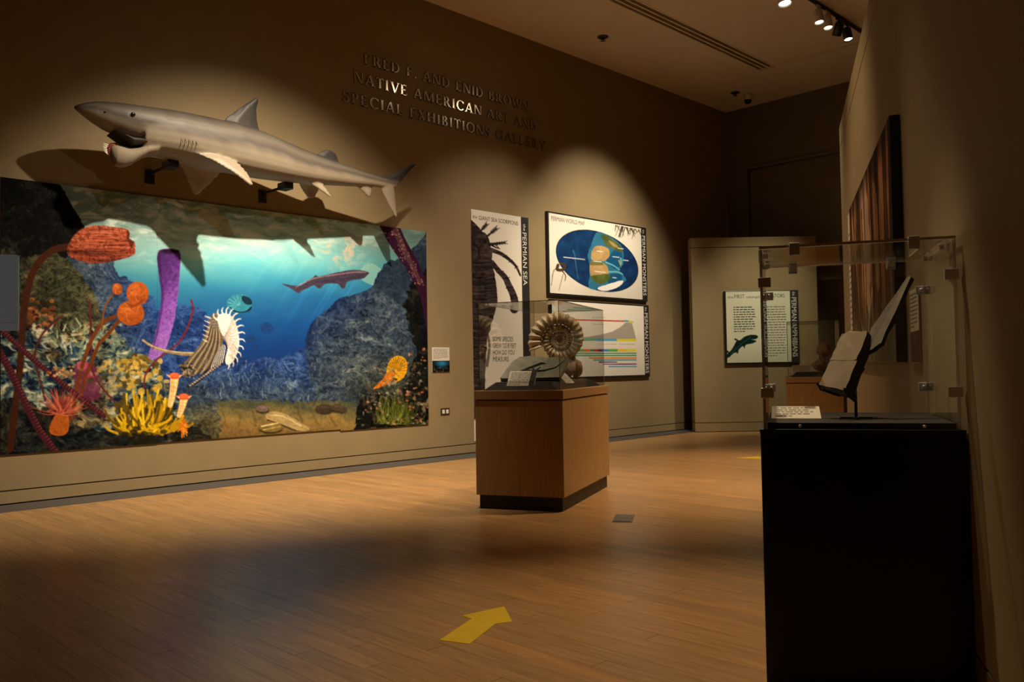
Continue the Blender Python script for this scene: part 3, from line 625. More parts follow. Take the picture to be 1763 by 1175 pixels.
    for q in range(120):
        a = r.uniform(330, 540); b = r.uniform(625, 690); A.stroke([(a, b), (a+r.uniform(-6, 6), b-r.uniform(4, 14))], 1.5, 1, r.choice([(100, 140, 180), (40, 70, 120), (150, 170, 180), (80, 110, 60)]), .45)
    # stones on the sand
    A.poly([(449, 714), (462, 709), (482, 713), (505, 726), (525, 738), (518, 743), (496, 740), (470, 728), (452, 724)], (150, 132, 88), 1, 3)
    A.stroke([(455, 715), (480, 718), (510, 734)], 2, 3, (196, 178, 128), .7, 4); A.stroke([(452, 724), (474, 732), (500, 742)], 3, 3, (54, 44, 26), .8, 4)
    for (cx, cy, rx, ry, c) in ((443, 704, 11, 6, (92, 78, 74)), (457, 736, 21, 9, (104, 88, 48)), (551, 704, 16, 7.5, (52, 44, 34)), (576, 702, 15, 6.5, (62, 52, 40))):
        A.ell(cx, cy+3, rx, ry, (30, 26, 16), .8, 0, 2); A.ell(cx, cy, rx, ry, c); A.ell(cx, cy-ry*.4, rx*.6, ry*.35, tuple(min(255, v*1.4) for v in c), .6, 0, 3)
    A.stroke([(441, 735), (470, 729)], 2, 2, (210, 196, 140), .9); A.stroke([(444, 741), (474, 735)], 1.4, 1.4, (190, 172, 110), .8)
    # printed grain: solid things carry texture, open water stays smooth
    msk = np.clip(np.abs(A.img-wtr).sum(-1)*4, 0, 1); gr_ = .70+.62*(q3*.5+A.noise(3, 3, 71, 2)*.3+q1*.2)
    A.img[:] = A.img*(1-msk*(1-gr_))[..., None]
    # waterline glints at the top edge
    for q in range(160): a = r.uniform(140, 690); b = 325+(a)*.1+abs(r.gauss(0, 16)); A.ell(a, b, r.uniform(.8, 2.6), .9, (226, 214, 196), .5)
    return A
mural_art = paint_mural()
mu_root = empty('ocean_mural', (4.73, 0, 0.47), 0, 'huge printed underwater reef mural on the left wall below the hanging shark model', 'mural')
MC = [(0, 313), (730, 391), (737, 729), (0, 782)]
NXT = 780
cuts = [0.0, 0.285, 0.726, 1.0]; drops = [0.0, 0.006, -0.012]
for i in range(3):
    a, b = cuts[i], cuts[i+1]
    printed('mural_panel', -2.54+5.08*a+0.0006, 0.0+drops[i], -2.54+5.08*b-0.0006, 2.59, int(NXT*(b-a)), 400, mural_art, MC, mu_root, y=-0.016, thick=0.015, gain=1.15, u=(a, b))

# ================================================================== SHARK MODEL
def fin(mb, secs):
    """secs: list of (leading point, trailing point, half thickness, thickness direction)"""
    vs = []; fs = []; n = 6
    for le, te, th, nd in secs:
        le, te, nd = Vector(le), Vector(te), Vector(nd).normalized(); d = te-le
        vs += [le, le+d*0.3+nd*th, le+d*0.7+nd*th*0.7, te, le+d*0.7-nd*th*0.7, le+d*0.3-nd*th]
    for i in range(len(secs)-1):
        for k in range(n): fs.append((i*n+k, i*n+(k+1) % n, (i+1)*n+(k+1) % n, (i+1)*n+k))
    fs.append(list(range(n-1, -1, -1))); fs.append([(len(secs)-1)*n+k for k in range(n)])
    mb.add(vs, fs)
def loft(mb, secs, n=24, e=2.2):
    vs = []; fs = []
    for (x, y, zt, zb, hw) in secs:
        zc = (zt+zb)/2; hh = (zt-zb)/2
        for k in range(n):
            t = 2*PI*k/n; c, s_ = math.cos(t), math.sin(t)
            vs.append((x, y+hw*math.copysign(abs(c)**(2/e), c), zc+hh*math.copysign(abs(s_)**(2/e), s_)))
    for i in range(len(secs)-1):
        for k in range(n): fs.append((i*n+k, i*n+(k+1) % n, (i+1)*n+(k+1) % n, (i+1)*n+k))
    fs.append(list(range(n-1, -1, -1))); fs.append([(len(secs)-1)*n+k for k in range(n)])
    mb.add(vs, fs)
SY = -0.6
body = MB()
BST = [(3.22, 3.802, 3.35, .20), (3.32, 3.808, 3.342, .22), (3.45, 3.818, 3.340, .235), (3.58, 3.824, 3.335, .245), (3.88, 3.825, 3.305, .25), (4.195, 3.819, 3.289, .25), (4.528, 3.788, 3.282, .235), (4.88, 3.71, 3.294, .195), (5.21, 3.647, 3.315, .15), (5.64, 3.588, 3.355, .10), (5.97, 3.55, 3.395, .065), (6.14, 3.532, 3.405, .045), (6.26, 3.53, 3.42, .02)]
loft(body, [(x, SY, a, b, h) for x, a, b, h in BST])
SNT = [(3.40, 3.812, 3.42, .225), (3.28, 3.806, 3.44, .215), (3.16, 3.80, 3.452, .205), (3.05, 3.793, 3.478, .19), (2.91, 3.778, 3.520, .155), (2.80, 3.757, 3.572, .115), (2.73, 3.733, 3.612, .08), (2.675, 3.705, 3.645, .05), (2.644, 3.69, 3.665, .02)]
loft(body, [(x, SY, a, b, h) for x, a, b, h in SNT])
JAW = [(3.36, 3.46, 3.335, .17), (3.27, 3.43, 3.305, .155), (3.20, 3.395, 3.255, .135), (3.13, 3.38, 3.20, .115), (3.06, 3.388, 3.175, .095), (3.00, 3.392, 3.185, .075), (2.972, 3.38, 3.235, .05), (2.96, 3.36, 3.27, .03)]
loft(body, [(x, SY, a, b, h) for x, a, b, h in JAW])
Yv = (0, 1, 0)
fin(body, [((4.02, SY, 3.75), (4.54, SY, 3.72), .045, Yv), ((4.16, SY, 3.90), (4.49, SY, 3.87), .032, Yv), ((4.33, SY, 4.05), (4.475, SY, 4.02), .024, Yv), ((4.465, SY, 4.155), (4.505, SY, 4.14), .018, Yv)])
fin(body, [((5.16, SY, 3.60), (5.52, SY, 3.57), .03, Yv), ((5.25, SY, 3.69), (5.50, SY, 3.66), .022, Yv), ((5.34, SY, 3.745), (5.47, SY, 3.72), .017, Yv)])
fin(body, [((6.06, SY, 3.52), (6.26, SY, 3.41), .03, Yv), ((6.22, SY, 3.575), (6.36, SY, 3.46), .024, Yv), ((6.45, SY, 3.70), (6.50, SY, 3.62), .02, Yv), ((6.62, SY, 3.79), (6.645, SY, 3.76), .016, Yv)])
fin(body, [((6.08, SY, 3.43), (6.30, SY, 3.46), .03, Yv), ((6.14, SY, 3.32), (6.32, SY, 3.33), .024, Yv), ((6.22, SY, 3.19), (6.33, SY, 3.2), .02, Yv), ((6.31, SY, 3.065), (6.35, SY, 3.075), .016, Yv)])
fin(body, [((5.74, SY, 3.38), (5.97, SY, 3.42), .025, Yv), ((5.83, SY, 3.32), (5.97, SY, 3.34), .02, Yv), ((5.91, SY, 3.262), (5.955, SY, 3.268), .016, Yv)])
nn_ = (0.35, -0.55, 0.75)
fin(body, [((3.60, -.72, 3.44), (4.14, -.74, 3.40), .045, nn_), ((3.82, -.85, 3.34), (4.17, -.84, 3.335), .032, nn_), ((4.02, -.93, 3.225), (4.22, -.91, 3.235), .024, nn_), ((4.19, -.98, 3.10), (4.24, -.975, 3.115), .017, nn_)])
nf_ = (0.1, 0.75, 0.6)
fin(body, [((3.62, -.5, 3.40), (4.18, -.5, 3.36), .04, nf_), ((3.74, -.42, 3.26), (4.10, -.41, 3.24), .03, nf_), ((3.84, -.36, 3.13), (4.01, -.36, 3.14), .022, nf_), ((3.89, -.33, 3.07), (3.95, -.33, 3.075), .018, nf_)])
fin(body, [((4.88, -.63, 3.42), (5.26, -.64, 3.37), .03, nn_), ((5.10, -.66, 3.30), (5.31, -.66, 3.27), .022, nn_), ((5.31, -.69, 3.18), (5.36, -.69, 3.175), .017, nn_)])
fin(body, [((4.97, -.54, 3.36), (5.34, -.54, 3.36), .03, nf_), ((5.08, -.47, 3.27), (5.32, -.47, 3.27), .022, nf_), ((5.19, -.43, 3.185), (5.29, -.43, 3.2), .018, nf_)])
sk = empty('shark_model', (4.5, SY, 3.5), 0, 'life-size open-mouthed shark model hung on the left wall above the mural', 'shark model')
tmp = body.build('tmp', M['shark'])
rm = tmp.modifiers.new('r', 'REMESH'); rm.mode = 'VOXEL'; rm.voxel_size = 0.0125
sm_ = tmp.modifiers.new('s', 'SMOOTH'); sm_.factor = 0.5; sm_.iterations = 5
dg = bpy.context.evaluated_depsgraph_get(); me = bpy.data.meshes.new_from_object(tmp.evaluated_get(dg))
bpy.data.objects.remove(tmp, do_unlink=True)
nv = len(me.vertices); co = np.zeros(nv*3, np.float32); me.vertices.foreach_get('co', co); co = co.reshape(-1, 3)
sx = np.array([2.644, 2.80, 2.91, 3.05, 3.16]+[q[0] for q in BST[2:]]); szt = np.array([3.69, 3.757, 3.778, 3.793, 3.80]+[q[1] for q in BST[2:]]); szb = np.array([3.66, 3.57, 3.50, 3.40, 3.34]+[q[2] for q in BST[2:]])
tt = (co[:, 2]-np.interp(co[:, 0], sx, szb))/np.maximum(np.interp(co[:, 0], sx, szt)-np.interp(co[:, 0], sx, szb), .03)
tt = tt+0.022*np.sin(co[:, 0]*5.3)+0.014*np.sin(co[:, 0]*13.7+1+co[:, 2]*6)+0.01*np.sin(co[:, 0]*31+co[:, 2]*17)
stp = [-0.6, 0.0, 0.28, 0.42, 0.55, 0.72, 1.0, 1.5]
cs = [(.26, .21, .15), (.28, .23, .165), (.30, .25, .18), (.22, .18, .135), (.085, .07, .058), (.125, .105, .082), (.038, .032, .029), (.03, .026, .025)]
colr = np.stack([np.interp(tt, stp, [c[k] for c in cs]) for k in range(3)], -1)
tail = np.clip((co[:, 0]-6.2)/.4, 0, 1)[:, None]*np.clip((co[:, 2]-3.5)/.2, 0, 1)[:, None]; colr = colr*(1-tail*.5)
snout = np.clip((2.72-co[:, 0])/.08, 0, 1)[:, None]; colr = colr*(1-snout*.55)
co -= np.array([4.5, SY, 3.5], np.float32); me.vertices.foreach_set('co', co.reshape(-1))
ca = me.color_attributes.new('Col', 'FLOAT_COLOR', 'POINT'); ca.data.foreach_set('color', np.concatenate([colr, np.ones((nv, 1))], 1).astype(np.float32).reshape(-1))
for p in me.polygons: p.use_smooth = True
me.materials.clear(); me.materials.append(M['shark']); me.update()
sk_body = link('body', me, sk)
T0 = Matrix.Translation((-4.5, -SY, -3.5))
def ellip(c, r, n=14, k=8):
    return [(max(1e-4, math.sin(PI*i/k)), -math.cos(PI*i/k)) for i in range(k+1)], Matrix.Translation(c) @ Matrix.Diagonal((*r, 1))
pr, mx = ellip((3.10, SY-.203, 3.655), (.022, .012, .020)); MB().lathe(pr, 14, T0 @ mx).build('eye', M['eye'], sk_body)
pr, mx = ellip((3.10, SY+.203, 3.655), (.022, .012, .020)); MB().lathe(pr, 14, T0 @ mx).build('eye', M['eye'], sk_body)
pr, mx = ellip((2.87, SY-.138, 3.645), (.012, .012, .007)); MB().lathe(pr, 10, T0 @ mx).build('nostril', M['mouth'], sk_body)
lin_ = MB(); loft(lin_, [(3.30, SY, 3.47, 3.40, .16), (3.22, SY, 3.475, 3.395, .172), (3.13, SY, 3.475, 3.38, .16), (3.04, SY, 3.478, 3.455, .15), (2.97, SY, 3.50, 3.485, .12)], 16)
for i, v in enumerate(lin_.v): lin_.v[i] = T0 @ v
lin_.build('mouth_lining', M['mouth'], sk)
gum = MB().tube([(3.02, SY-.03, 3.385), (2.965, SY-.012, 3.375), (2.948, SY, 3.34), (2.950, SY, 3.275)], [.02, .022, .02, .012], 8, T0).build('gum', M['gum'], sk)
for i in range(6):
    z = 3.372-i*0.019; xx = 2.950-0.006*math.sin(i/5*PI)
    MB().lathe([(.0075, 0), (.0065, .02), (.0045, .04), (.0008, .058)], 8, T0 @ Matrix.Translation((xx, SY, z)) @ Matrix.Rotation(rad(-78+i*5), 4, 'Y')).build('tooth', M['tooth'], gum)
for i in range(5):
    x = 3.55+i*.036; MB().tube([(x, SY-.236, 3.50), (x+.008, SY-.243, 3.475), (x+.012, SY-.238, 3.45)], [.002, .004, .002], 6, T0).build('gill_slit', M['gill'], sk_body)
for lab, x, z in (('black steel wall bracket under the shark head', 3.57, 3.21), ('black steel wall bracket under the shark belly near its pelvic fins', 4.86, 3.17)):
    b_ = empty('wall_bracket', (x, 0, z), 0, lab, 'bracket')
    MB().bbox((-.05, -.012, -.02), (.05, -.0005, .13), .004).build('wall_plate', M['lampblack'], b_)
    MB().bbox((-.014, -.50, .075), (.014, -.012, .10), .004).build('arm', M['lampblack'], b_)
    MB().bbox((-.055, -.60, .05), (.055, -.44, .128), .006).build('saddle', M['lampblack'], b_)

# ================================================================== RAISED METAL LETTERS
def glyph(ch):
    """capital with thick and thin strokes and serifs on a unit cap height; returns outlines (lists of x,z) and advance"""
    T, t, sf = 0.17, 0.075, 0.055; P = []
    def bar(x0, z0, x1, z1): P.append([(x0, z0), (x1, z0), (x1, z1), (x0, z1)])
    def stem(x, wd=T): bar(x, 0, x+wd, 1); bar(x-sf, 0, x+wd+sf, .045); bar(x-sf, .955, x+wd+sf, 1)
    def diag(x0, z0, x1, z1, wd): P.append([(x0, z0), (x0+wd, z0), (x1+wd, z1), (x1, z1)])
    def serif(x0, x1, top): bar(x0, .955 if top else 0, x1, 1 if top else .045)
    def arc(cx, cz, rx, rz, a0, a1, thk, thn, n=14):
        o = []; i_ = []
        for k in range(n+1):
            a = rad(a0+(a1-a0)*k/n); wd = thn+(thk-thn)*abs(math.cos(a))
            o.append((cx+rx*math.cos(a), cz+rz*math.sin(a))); i_.append((cx+(rx-wd)*math.cos(a), cz+(rz-thn-(wd-thn)*.15)*math.sin(a)))
        for k in range(n): P.append([i_[k], o[k], o[k+1], i_[k+1]])
    if ch in 'FE':
        stem(.06); bar(.1, .93, .58, 1); bar(.54, .82, .58, 1); bar(.1, .48, .48, .55); bar(.44, .42, .48, .61)
        if ch == 'E': bar(.1, 0, .62, .07); bar(.58, 0, .62, .2)
        return P, .70
    if ch == 'L': stem(.06); bar(.1, 0, .6, .07); bar(.56, 0, .6, .2); return P, .66
    if ch == 'I': stem(.06); return P, .34
    if ch == 'H': stem(.06); stem(.62); bar(.1, .48, .7, .55); return P, .92
    if ch == 'T': stem(.28); bar(.0, .93, .73, 1); bar(.0, .8, .045, 1); bar(.685, .8, .73, 1); return P, .76
    if ch == 'D': stem(.06); arc(.30, .5, .52, .5, -90, 90, T, t); bar(.1, 0, .32, .07); bar(.1, .93, .32, 1); return P, .90
    if ch in 'PR':
        stem(.06); arc(.28, .73, .33, .27, -90, 90, T, t); bar(.1, .93, .3, 1); bar(.1, .46, .3, .53)
        if ch == 'R': diag(.60, 0, .28, .5, .19); serif(.56, .84, 0)
        return P, (.68 if ch == 'P' else .84)
    if ch == 'B':
        stem(.06); arc(.28, .755, .28, .245, -90, 90, T, t); arc(.28, .27, .36, .27, -90, 90, T, t)
        bar(.1, .93, .3, 1); bar(.1, .49, .3, .55); bar(.1, 0, .3, .07); return P, .72
    if ch == 'O': arc(.47, .5, .47, .51, 0, 360, T, t, 28); return P, .98
    if ch in 'CG':
        arc(.47, .5, .46, .51, 42, 318, T, t, 24); bar(.76, .72, .81, .95)
        if ch == 'G': bar(.70, .08, .86, .44); bar(.62, .40, .92, .45)
        return P, (.88 if ch == 'C' else .98)
    if ch == 'S':
        arc(.30, .74, .25, .26, 30, 270, T*.8, t); arc(.30, .26, .27, .27, -150, 90, T*.8, t); bar(.5, .74, .545, .96); bar(.02, .04, .065, .28); return P, .64
    if ch == 'A': diag(.02, 0, .38, 1, t); diag(.66, 0, .36, 1, T); bar(.18, .3, .66, .37); serif(-.05, .2, 0); serif(.56, .94, 0); return P, .90
    if ch == 'V': diag(.38, 0, .06, 1, T); diag(.42, 0, .78, 1, t); serif(-.03, .3, 1); serif(.68, .92, 1); return P, .90
    if ch == 'Y': diag(.32, .42, .02, 1, T); diag(.36, .45, .68, 1, t); bar(.29, 0, .46, .48); serif(-.05, .26, 1); serif(.58, .82, 1); serif(.22, .54, 0); return P, .80
    if ch == 'W': diag(.28, 0, .04, 1, T); diag(.32, 0, .56, 1, t); diag(.78, 0, .54, 1, T); diag(.84, 0, 1.1, 1, t); serif(-.04, .28, 1); serif(.46, .74, 1); serif(1.02, 1.24, 1); return P, 1.22
    if ch == 'M': stem(.06, t); stem(.88, T); diag(.5, 0, .08, 1, T); diag(.52, 0, .9, 1, t); return P, 1.16
    if ch == 'N': stem(.06, t); stem(.74, t); diag(.66, 0, .06, 1, T); return P, .92
    if ch == 'X': diag(.56, 0, .06, 1, T); diag(.04, 0, .62, 1, t); serif(-.04, .2, 0); serif(.48, .8, 0); serif(-.02, .3, 1); serif(.54, .78, 1); return P, .80
    if ch == '.': bar(.02, 0, .16, .14); return P, .22
    return P, .38
sign = empty('wall_lettering', (7.81, 0, 4.56), 0, 'three lines of raised metal capitals naming the gallery high on the left wall', 'lettering')
for txt, xa, xb, zb in (('FRED F. AND ENID BROWN', 6.29, 9.32, 5.12), ('NATIVE AMERICAN ART AND', 6.13, 9.49, 4.85), ('SPECIAL EXHIBITIONS GALLERY', 5.96, 9.68, 4.57)):
    g = [glyph(c) for c in txt]; H_ = 0.14; tr_ = .14
    tot = sum((a+tr_)*H_ for _, a in g)-tr_*H_; kx = (xb-xa)/tot; x = xa
    for c, (P, a) in zip(txt, g):
        if c != ' ':
            mb = MB()
            for pl in P: mb.prism([(px*H_*kx, pz*H_) for px, pz in pl], -0.02, -0.0005)
            o = mb.build('letter', M['brass'], sign); o.location = (x-7.81, 0, zb-4.56)
        x += (a+tr_)*H_*kx

# ================================================================== WALL PANELS ON THE LEFT WALL
def lines_of_text(mb, x0, x1, z1, z0, n, y, rng_, h=0.35, mi=0):
    st = (z1-z0)/n
    for i in range(n):
        x = x0; zz = z1-(i+1)*st+st*(1-h)/2; end = x1-(x1-x0)*(rng_.uniform(0, .12) if i < n-1 else .5)
        while x < end-0.01:
            wd = min(rng_.uniform(.02, .07)*(x1-x0)/.35, end-x); mb.box((x, y, zz), (x+wd, y+.0004, zz+st*h), mi=mi); x += wd+.012*(x1-x0)/.35
r3 = random.Random(11)
# small label beside the mural with a little picture
lb = empty('text_label', (7.505, 0, 1.32), 0, 'small text label with a tiny reef picture, between the mural and the tall banner', 'label')
MB().bbox((-.155, -.008, -.17), (.155, -.0005, .172), .002).build('card', M['white_card'], lb)
a_ = Art(0, 0, 60, 34, 2, (10, 20, 34)); a_.img[:] = np.array([.04, .08, .14])+np.exp(-(((a_.X-33)/20)**2+((a_.Y-8)/10)**2))[..., None]*np.array([.12, .4, .52]); a_.poly([(0, 20), (15, 14), (25, 24), (40, 22), (60, 12), (60, 34), (0, 34)], (14, 14, 16), .9, 3, 2)
for q in range(50): a_.ell(r3.uniform(0, 60), r3.uniform(18, 34), 1.5, 1, r3.choice([(120, 100, 60), (60, 80, 90), (160, 120, 90), (10, 10, 10)]), .8)
printed('picture', -.153, -.168, .153, -.01, 40, 22, a_, [(0, 0), (60, 0), (60, 34), (0, 34)], lb, y=-.0095, thick=.0012, gain=1.2)
tb = MB(); lines_of_text(tb, -.135, .13, .155, .01, 8, -.0086, r3); tag(tb.build('fine_print', M['ink_grey'], lb), kind='stuff')
so = empty('wall_socket', (7.57, 0, .612), 0, 'brown double electrical socket low on the wall beside the mural', 'socket')
pl_ = MB().bbox((-.08, -.008, -.048), (.08, -.0005, .048), .003).build('plate', M['socket'], so)
for sx_ in (-.034, .034): MB().bbox((sx_-.022, -.0125, -.026), (sx_+.022, -.008, .026), .006).build('outlet', M['white_card'], pl_)

# tall scorpion banner
def cr1(l): return [(790+a/5.109, 340+b/5.109) for a, b in l]
def paint_scorpion():
    A = Art(800, 350, 930, 775, 2, (232, 226, 214)); n4 = A.noise(5, 5, 2, 3); n5 = A.noise(30, 3, 4, 3)
    sc = np.stack([np.interp(n4*.5+n5*.5, [.25, .5, .75], v) for v in ([.10, .21, .34], [.085, .17, .29], [.09, .17, .28])], -1)
    A.poly([(800, 404), (829, 402), (839, 411), (843, 426), (847, 442), (846, 456), (849, 473), (853, 493), (855, 512), (856, 525), (850, 550), (844, 577), (838, 597), (836, 642), (835, 665), (832, 720), (820, 730), (800, 730)], sc, 1, 3, 1.5)
    for q in range(16):
        y = 455+q*13; xr = np.interp(y, [440, 512, 550, 597, 660], [846, 855, 850, 838, 835]); A.stroke([(806, y+3), (825, y+5), (xr-1, y)], 1.6, 1.0, (24, 20, 22), .8, 4); A.stroke([(806, y+6), (825, y+8), (xr-2, y+3)], 1.2, .8, (110, 98, 96), .5, 4)
    A.stroke([(812, 420), (822, 432), (824, 450)], 3, 2, (30, 24, 26), .8, 4); A.ell(834, 420, 3, 4.5, (26, 22, 22), .9)
    D = (44, 38, 40)
    def frond(base, tip, nf, L, w):
        A.stroke([base, tip], w, w*.5, D); dx, dy = tip[0]-base[0], tip[1]-base[1]; a0 = math.atan2(dy, dx)
        for q in range(nf):
            t = .35+.65*q/(nf-1); px, py = base[0]+dx*t, base[1]+dy*t
            for sg in (-.55, .55): A.stroke([(px, py), (px+L*math.cos(a0+sg), py+L*math.sin(a0+sg))], 1.7, .8, D)
    frond((812, 404), (811, 390), 3, 5, 3); frond((824, 404), (836, 389), 5, 6.5, 4); frond((838, 410), (853, 396), 5, 7, 4); frond((842, 425), (868, 421), 5, 6, 6)
    A.stroke(cr1([(280, 440), (330, 465), (350, 470)]), 3, 1.5, D); A.stroke([(852, 425), (860, 433)], 2, 1, D)
    A.stroke(cr1([(280, 485), (370, 520), (450, 580), (500, 635), (535, 715)]), 8, 3, sc, 1, 5)
    A.stroke(cr1([(288, 600), (340, 670), (400, 735), (435, 810), (470, 890), (485, 960), (480, 1025)]), 8, 14, sc, 1, 5)
    for c_ in ((360, 690), (410, 745), (440, 830), (480, 930)): p = cr1([c_])[0]; A.stroke([(p[0]-6, p[1]+1), (p[0]+6, p[1]-2)], 1.3, 1.3, (18, 15, 16), .9)
    for c_ in ((340, 505), (400, 540), (450, 585), (500, 640)): p = cr1([c_])[0]; A.stroke([(p[0]-3, p[1]+2), (p[0]+3, p[1]-2)], 1.2, 1.2, (18, 15, 16), .9)
    A.stroke([(830, 560), (842, 600), (838, 640)], 3, 5, (70, 60, 62), .7, 4)
    return A
bn = empty('hanging_banner', (8.685, 0, .167), 0, 'tall white sea scorpion banner with black side stripe behind the glass case', 'banner')
bn_s = printed('sheet', -.585, 0, .585, 3.303, 130, 420, paint_scorpion(), [(809.5, 360), (909, 374.5), (912, 755), (818, 768)], bn, y=-.008, thick=.005, gain=1.0, back=M['white_card'])
bn_k = MB().box((.425, -.0095, 0), (.585, -.0085, 3.303)).build('stripe', M['ink'], bn)
words('lettering', 'the', .07, wall_text(-.56, 3.175, -.0092), M['ink'], bn_s); words('lettering', 'GIANT SEA SCORPIONS', .085, wall_text(-.44, 3.165, -.0092), M['ink'], bn_s, .80)
for i, s_ in enumerate(('SOME SPECIES', 'GREW TO 8 FEET', 'HOW DO YOU', 'MEASURE')): words('lettering', s_, .1, wall_text(-.2, 1.42-i*.098, -.0092), M['ink'], bn_s, (.42, .48, .44, .32)[i])
words('stripe_lettering', 'PERMIAN SEA', .125, wall_text(.452, 3.07, -.0102, PI/2), M['ink_white'], bn_k, .80); words('stripe_lettering', 'the', .08, wall_text(.47, 3.20, -.0102, PI/2), M['ink_white'], bn_k)

# world map panel
def paint_map():
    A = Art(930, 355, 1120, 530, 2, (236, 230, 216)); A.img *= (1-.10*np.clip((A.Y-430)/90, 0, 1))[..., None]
    t = np.linspace(0, 2*PI, 60); E_ = [(1024+67.5*math.cos(q)-14.5*math.sin(q)*-1, 450+6*math.cos(q)+52.7*math.sin(q)) for q in t]
    n4 = A.noise(10, 10, 3); oc = np.stack([.05+n4*.05, .13+n4*.16, .28+n4*.22], -1)
    A.poly([(1024+(x-1024)*1.02, 450+(y-450)*1.02) for x, y in E_], (20, 30, 50)); A.poly(E_, oc)
    CY = (74, 168, 196)
    A.poly(cr1([(1190, 310), (1240, 318), (1330, 360), (1400, 430), (1422, 520), (1420, 600), (1390, 640), (1425, 690), (1440, 740), (1300, 790), (1200, 815), (1120, 800), (1128, 650), (1118, 520), (1140, 430), (1170, 350)]), CY, .55, 3, 2)
    A.stroke(cr1([(985, 470), (1000, 520), (1010, 600), (1030, 720)]), 2.5, 1, (90, 150, 190), .5, 4)
    A.poly(cr1([(1300, 520), (1340, 470), (1400, 480), (1410, 560), (1370, 640), (1300, 600), (1270, 560)]), (22, 84, 128), .95, 3, 2)
    A.poly(cr1([(1290, 690), (1400, 680), (1400, 740), (1300, 770)]), (20, 80, 126), .95, 3, 1)
    tan = np.stack([.60+n4*.25, .50+n4*.2, .32+n4*.16], -1); grn = np.stack([.22+n4*.25, .30+n4*.2, .14+n4*.12], -1)
    A.poly(cr1([(1145, 480), (1175, 435), (1230, 425), (1290, 455), (1300, 520), (1255, 565), (1200, 560), (1145, 550)]), tan, 1, 3, 1)
    A.poly(cr1([(1130, 575), (1200, 570), (1260, 585), (1292, 640), (1285, 700), (1200, 720), (1140, 700)]), tan, 1, 3, 1)
    A.poly(cr1([(1150, 690), (1290, 680), (1300, 730), (1220, 770), (1175, 750), (1140, 720)]), grn, 1, 3, 1); A.poly(cr1([(1135, 570), (1230, 575), (1240, 600), (1140, 600)]), grn, .8, 3, 1)
    A.poly(cr1([(1225, 335), (1290, 345), (1350, 385), (1400, 440), (1415, 485), (1370, 480), (1320, 450), (1280, 430), (1245, 390)]), grn, 1, 3, 2)
    A.poly(cr1([(1290, 380), (1350, 410), (1380, 450), (1330, 430)]), tan, .8, 3, 1)
    for l in ([(1400, 540), (1405, 590)], [(1270, 575), (1330, 600), (1390, 640)], [(1300, 660), (1370, 660), (1415, 680)]): A.stroke(cr1(l), 3, 2, (110, 190, 205), .9, 3)
    A.stroke(cr1([(1385, 560), (1400, 600)]), 3, 2, (170, 150, 100), 1)
    A.poly(cr1([(1208, 795), (1290, 768), (1420, 735), (1390, 790), (1290, 825), (1215, 822)]), (238, 238, 236), 1, 3, 1)
    for (a, b, wd) in ((905, 530, 180), (1190, 475, 50), (1170, 565, 60), (1175, 655, 90), (1330, 525, 55), (1420, 555, 45), (1375, 450, 45), (1330, 710, 30)): A.stroke(cr1([(a, b), (a+wd, b+wd*.11)]), 1.7, 1.7, (235, 235, 235), .85)
    A.stroke(cr1([(880, 585), (915, 600), (900, 640), (850, 640), (855, 600)]), 5, 5, (70, 56, 48), 1, 3)
    A.stroke(cr1([(850, 620), (815, 660), (800, 780)]), 1.4, .8, (80, 64, 54), 1, 4); A.stroke(cr1([(880, 640), (920, 690), (915, 740)]), 2, 1, (80, 64, 54), 1, 4); A.stroke(cr1([(900, 680), (880, 760), (865, 820)]), 1, .8, (110, 92, 78), 1, 4)
    r = random.Random(3)
    for q in range(26): a = r.uniform(1350, 1590); b = 245+(a-1350)*.2; A.stroke(cr1([(a, b), (a+r.uniform(-40, 40), b+r.uniform(20, 100))]), 1.8, .8, r.choice([(60, 60, 40), (90, 80, 50), (120, 104, 80), (40, 36, 28)]), .8)
    return A
TH_ = .045
mpn = empty('map_panel', (10.935, 0, 2.313), 0, 'framed world map panel with blue oval globe, above the timeline panel', 'panel')
MB().bbox((-1.28, -TH_, 0), (1.28, -.0005, 1.308), .004).build('backing', M['black_satin'], mpn)
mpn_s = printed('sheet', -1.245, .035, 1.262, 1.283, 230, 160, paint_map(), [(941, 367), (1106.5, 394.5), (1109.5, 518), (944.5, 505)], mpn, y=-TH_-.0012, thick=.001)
mpn_k = MB().box((1.13, -TH_-.0022, .02), (1.278, -TH_-.0014, 1.3)).build('stripe', M['ink'], mpn)
words('lettering', 'PERMIAN WORLD MAP', .1, wall_text(-1.19, 1.17, -TH_-.002), M['ink_grey'], mpn_s, .80)
words('stripe_lettering', 'PERMIAN MONSTERS', .135, wall_text(1.152, 1.16, -TH_-.003, PI/2), M['ink_white'], mpn_k, 1.05); words('stripe_lettering', 'the', .08, wall_text(1.17, 1.27, -TH_-.003, PI/2), M['ink_white'], mpn_k, .07)

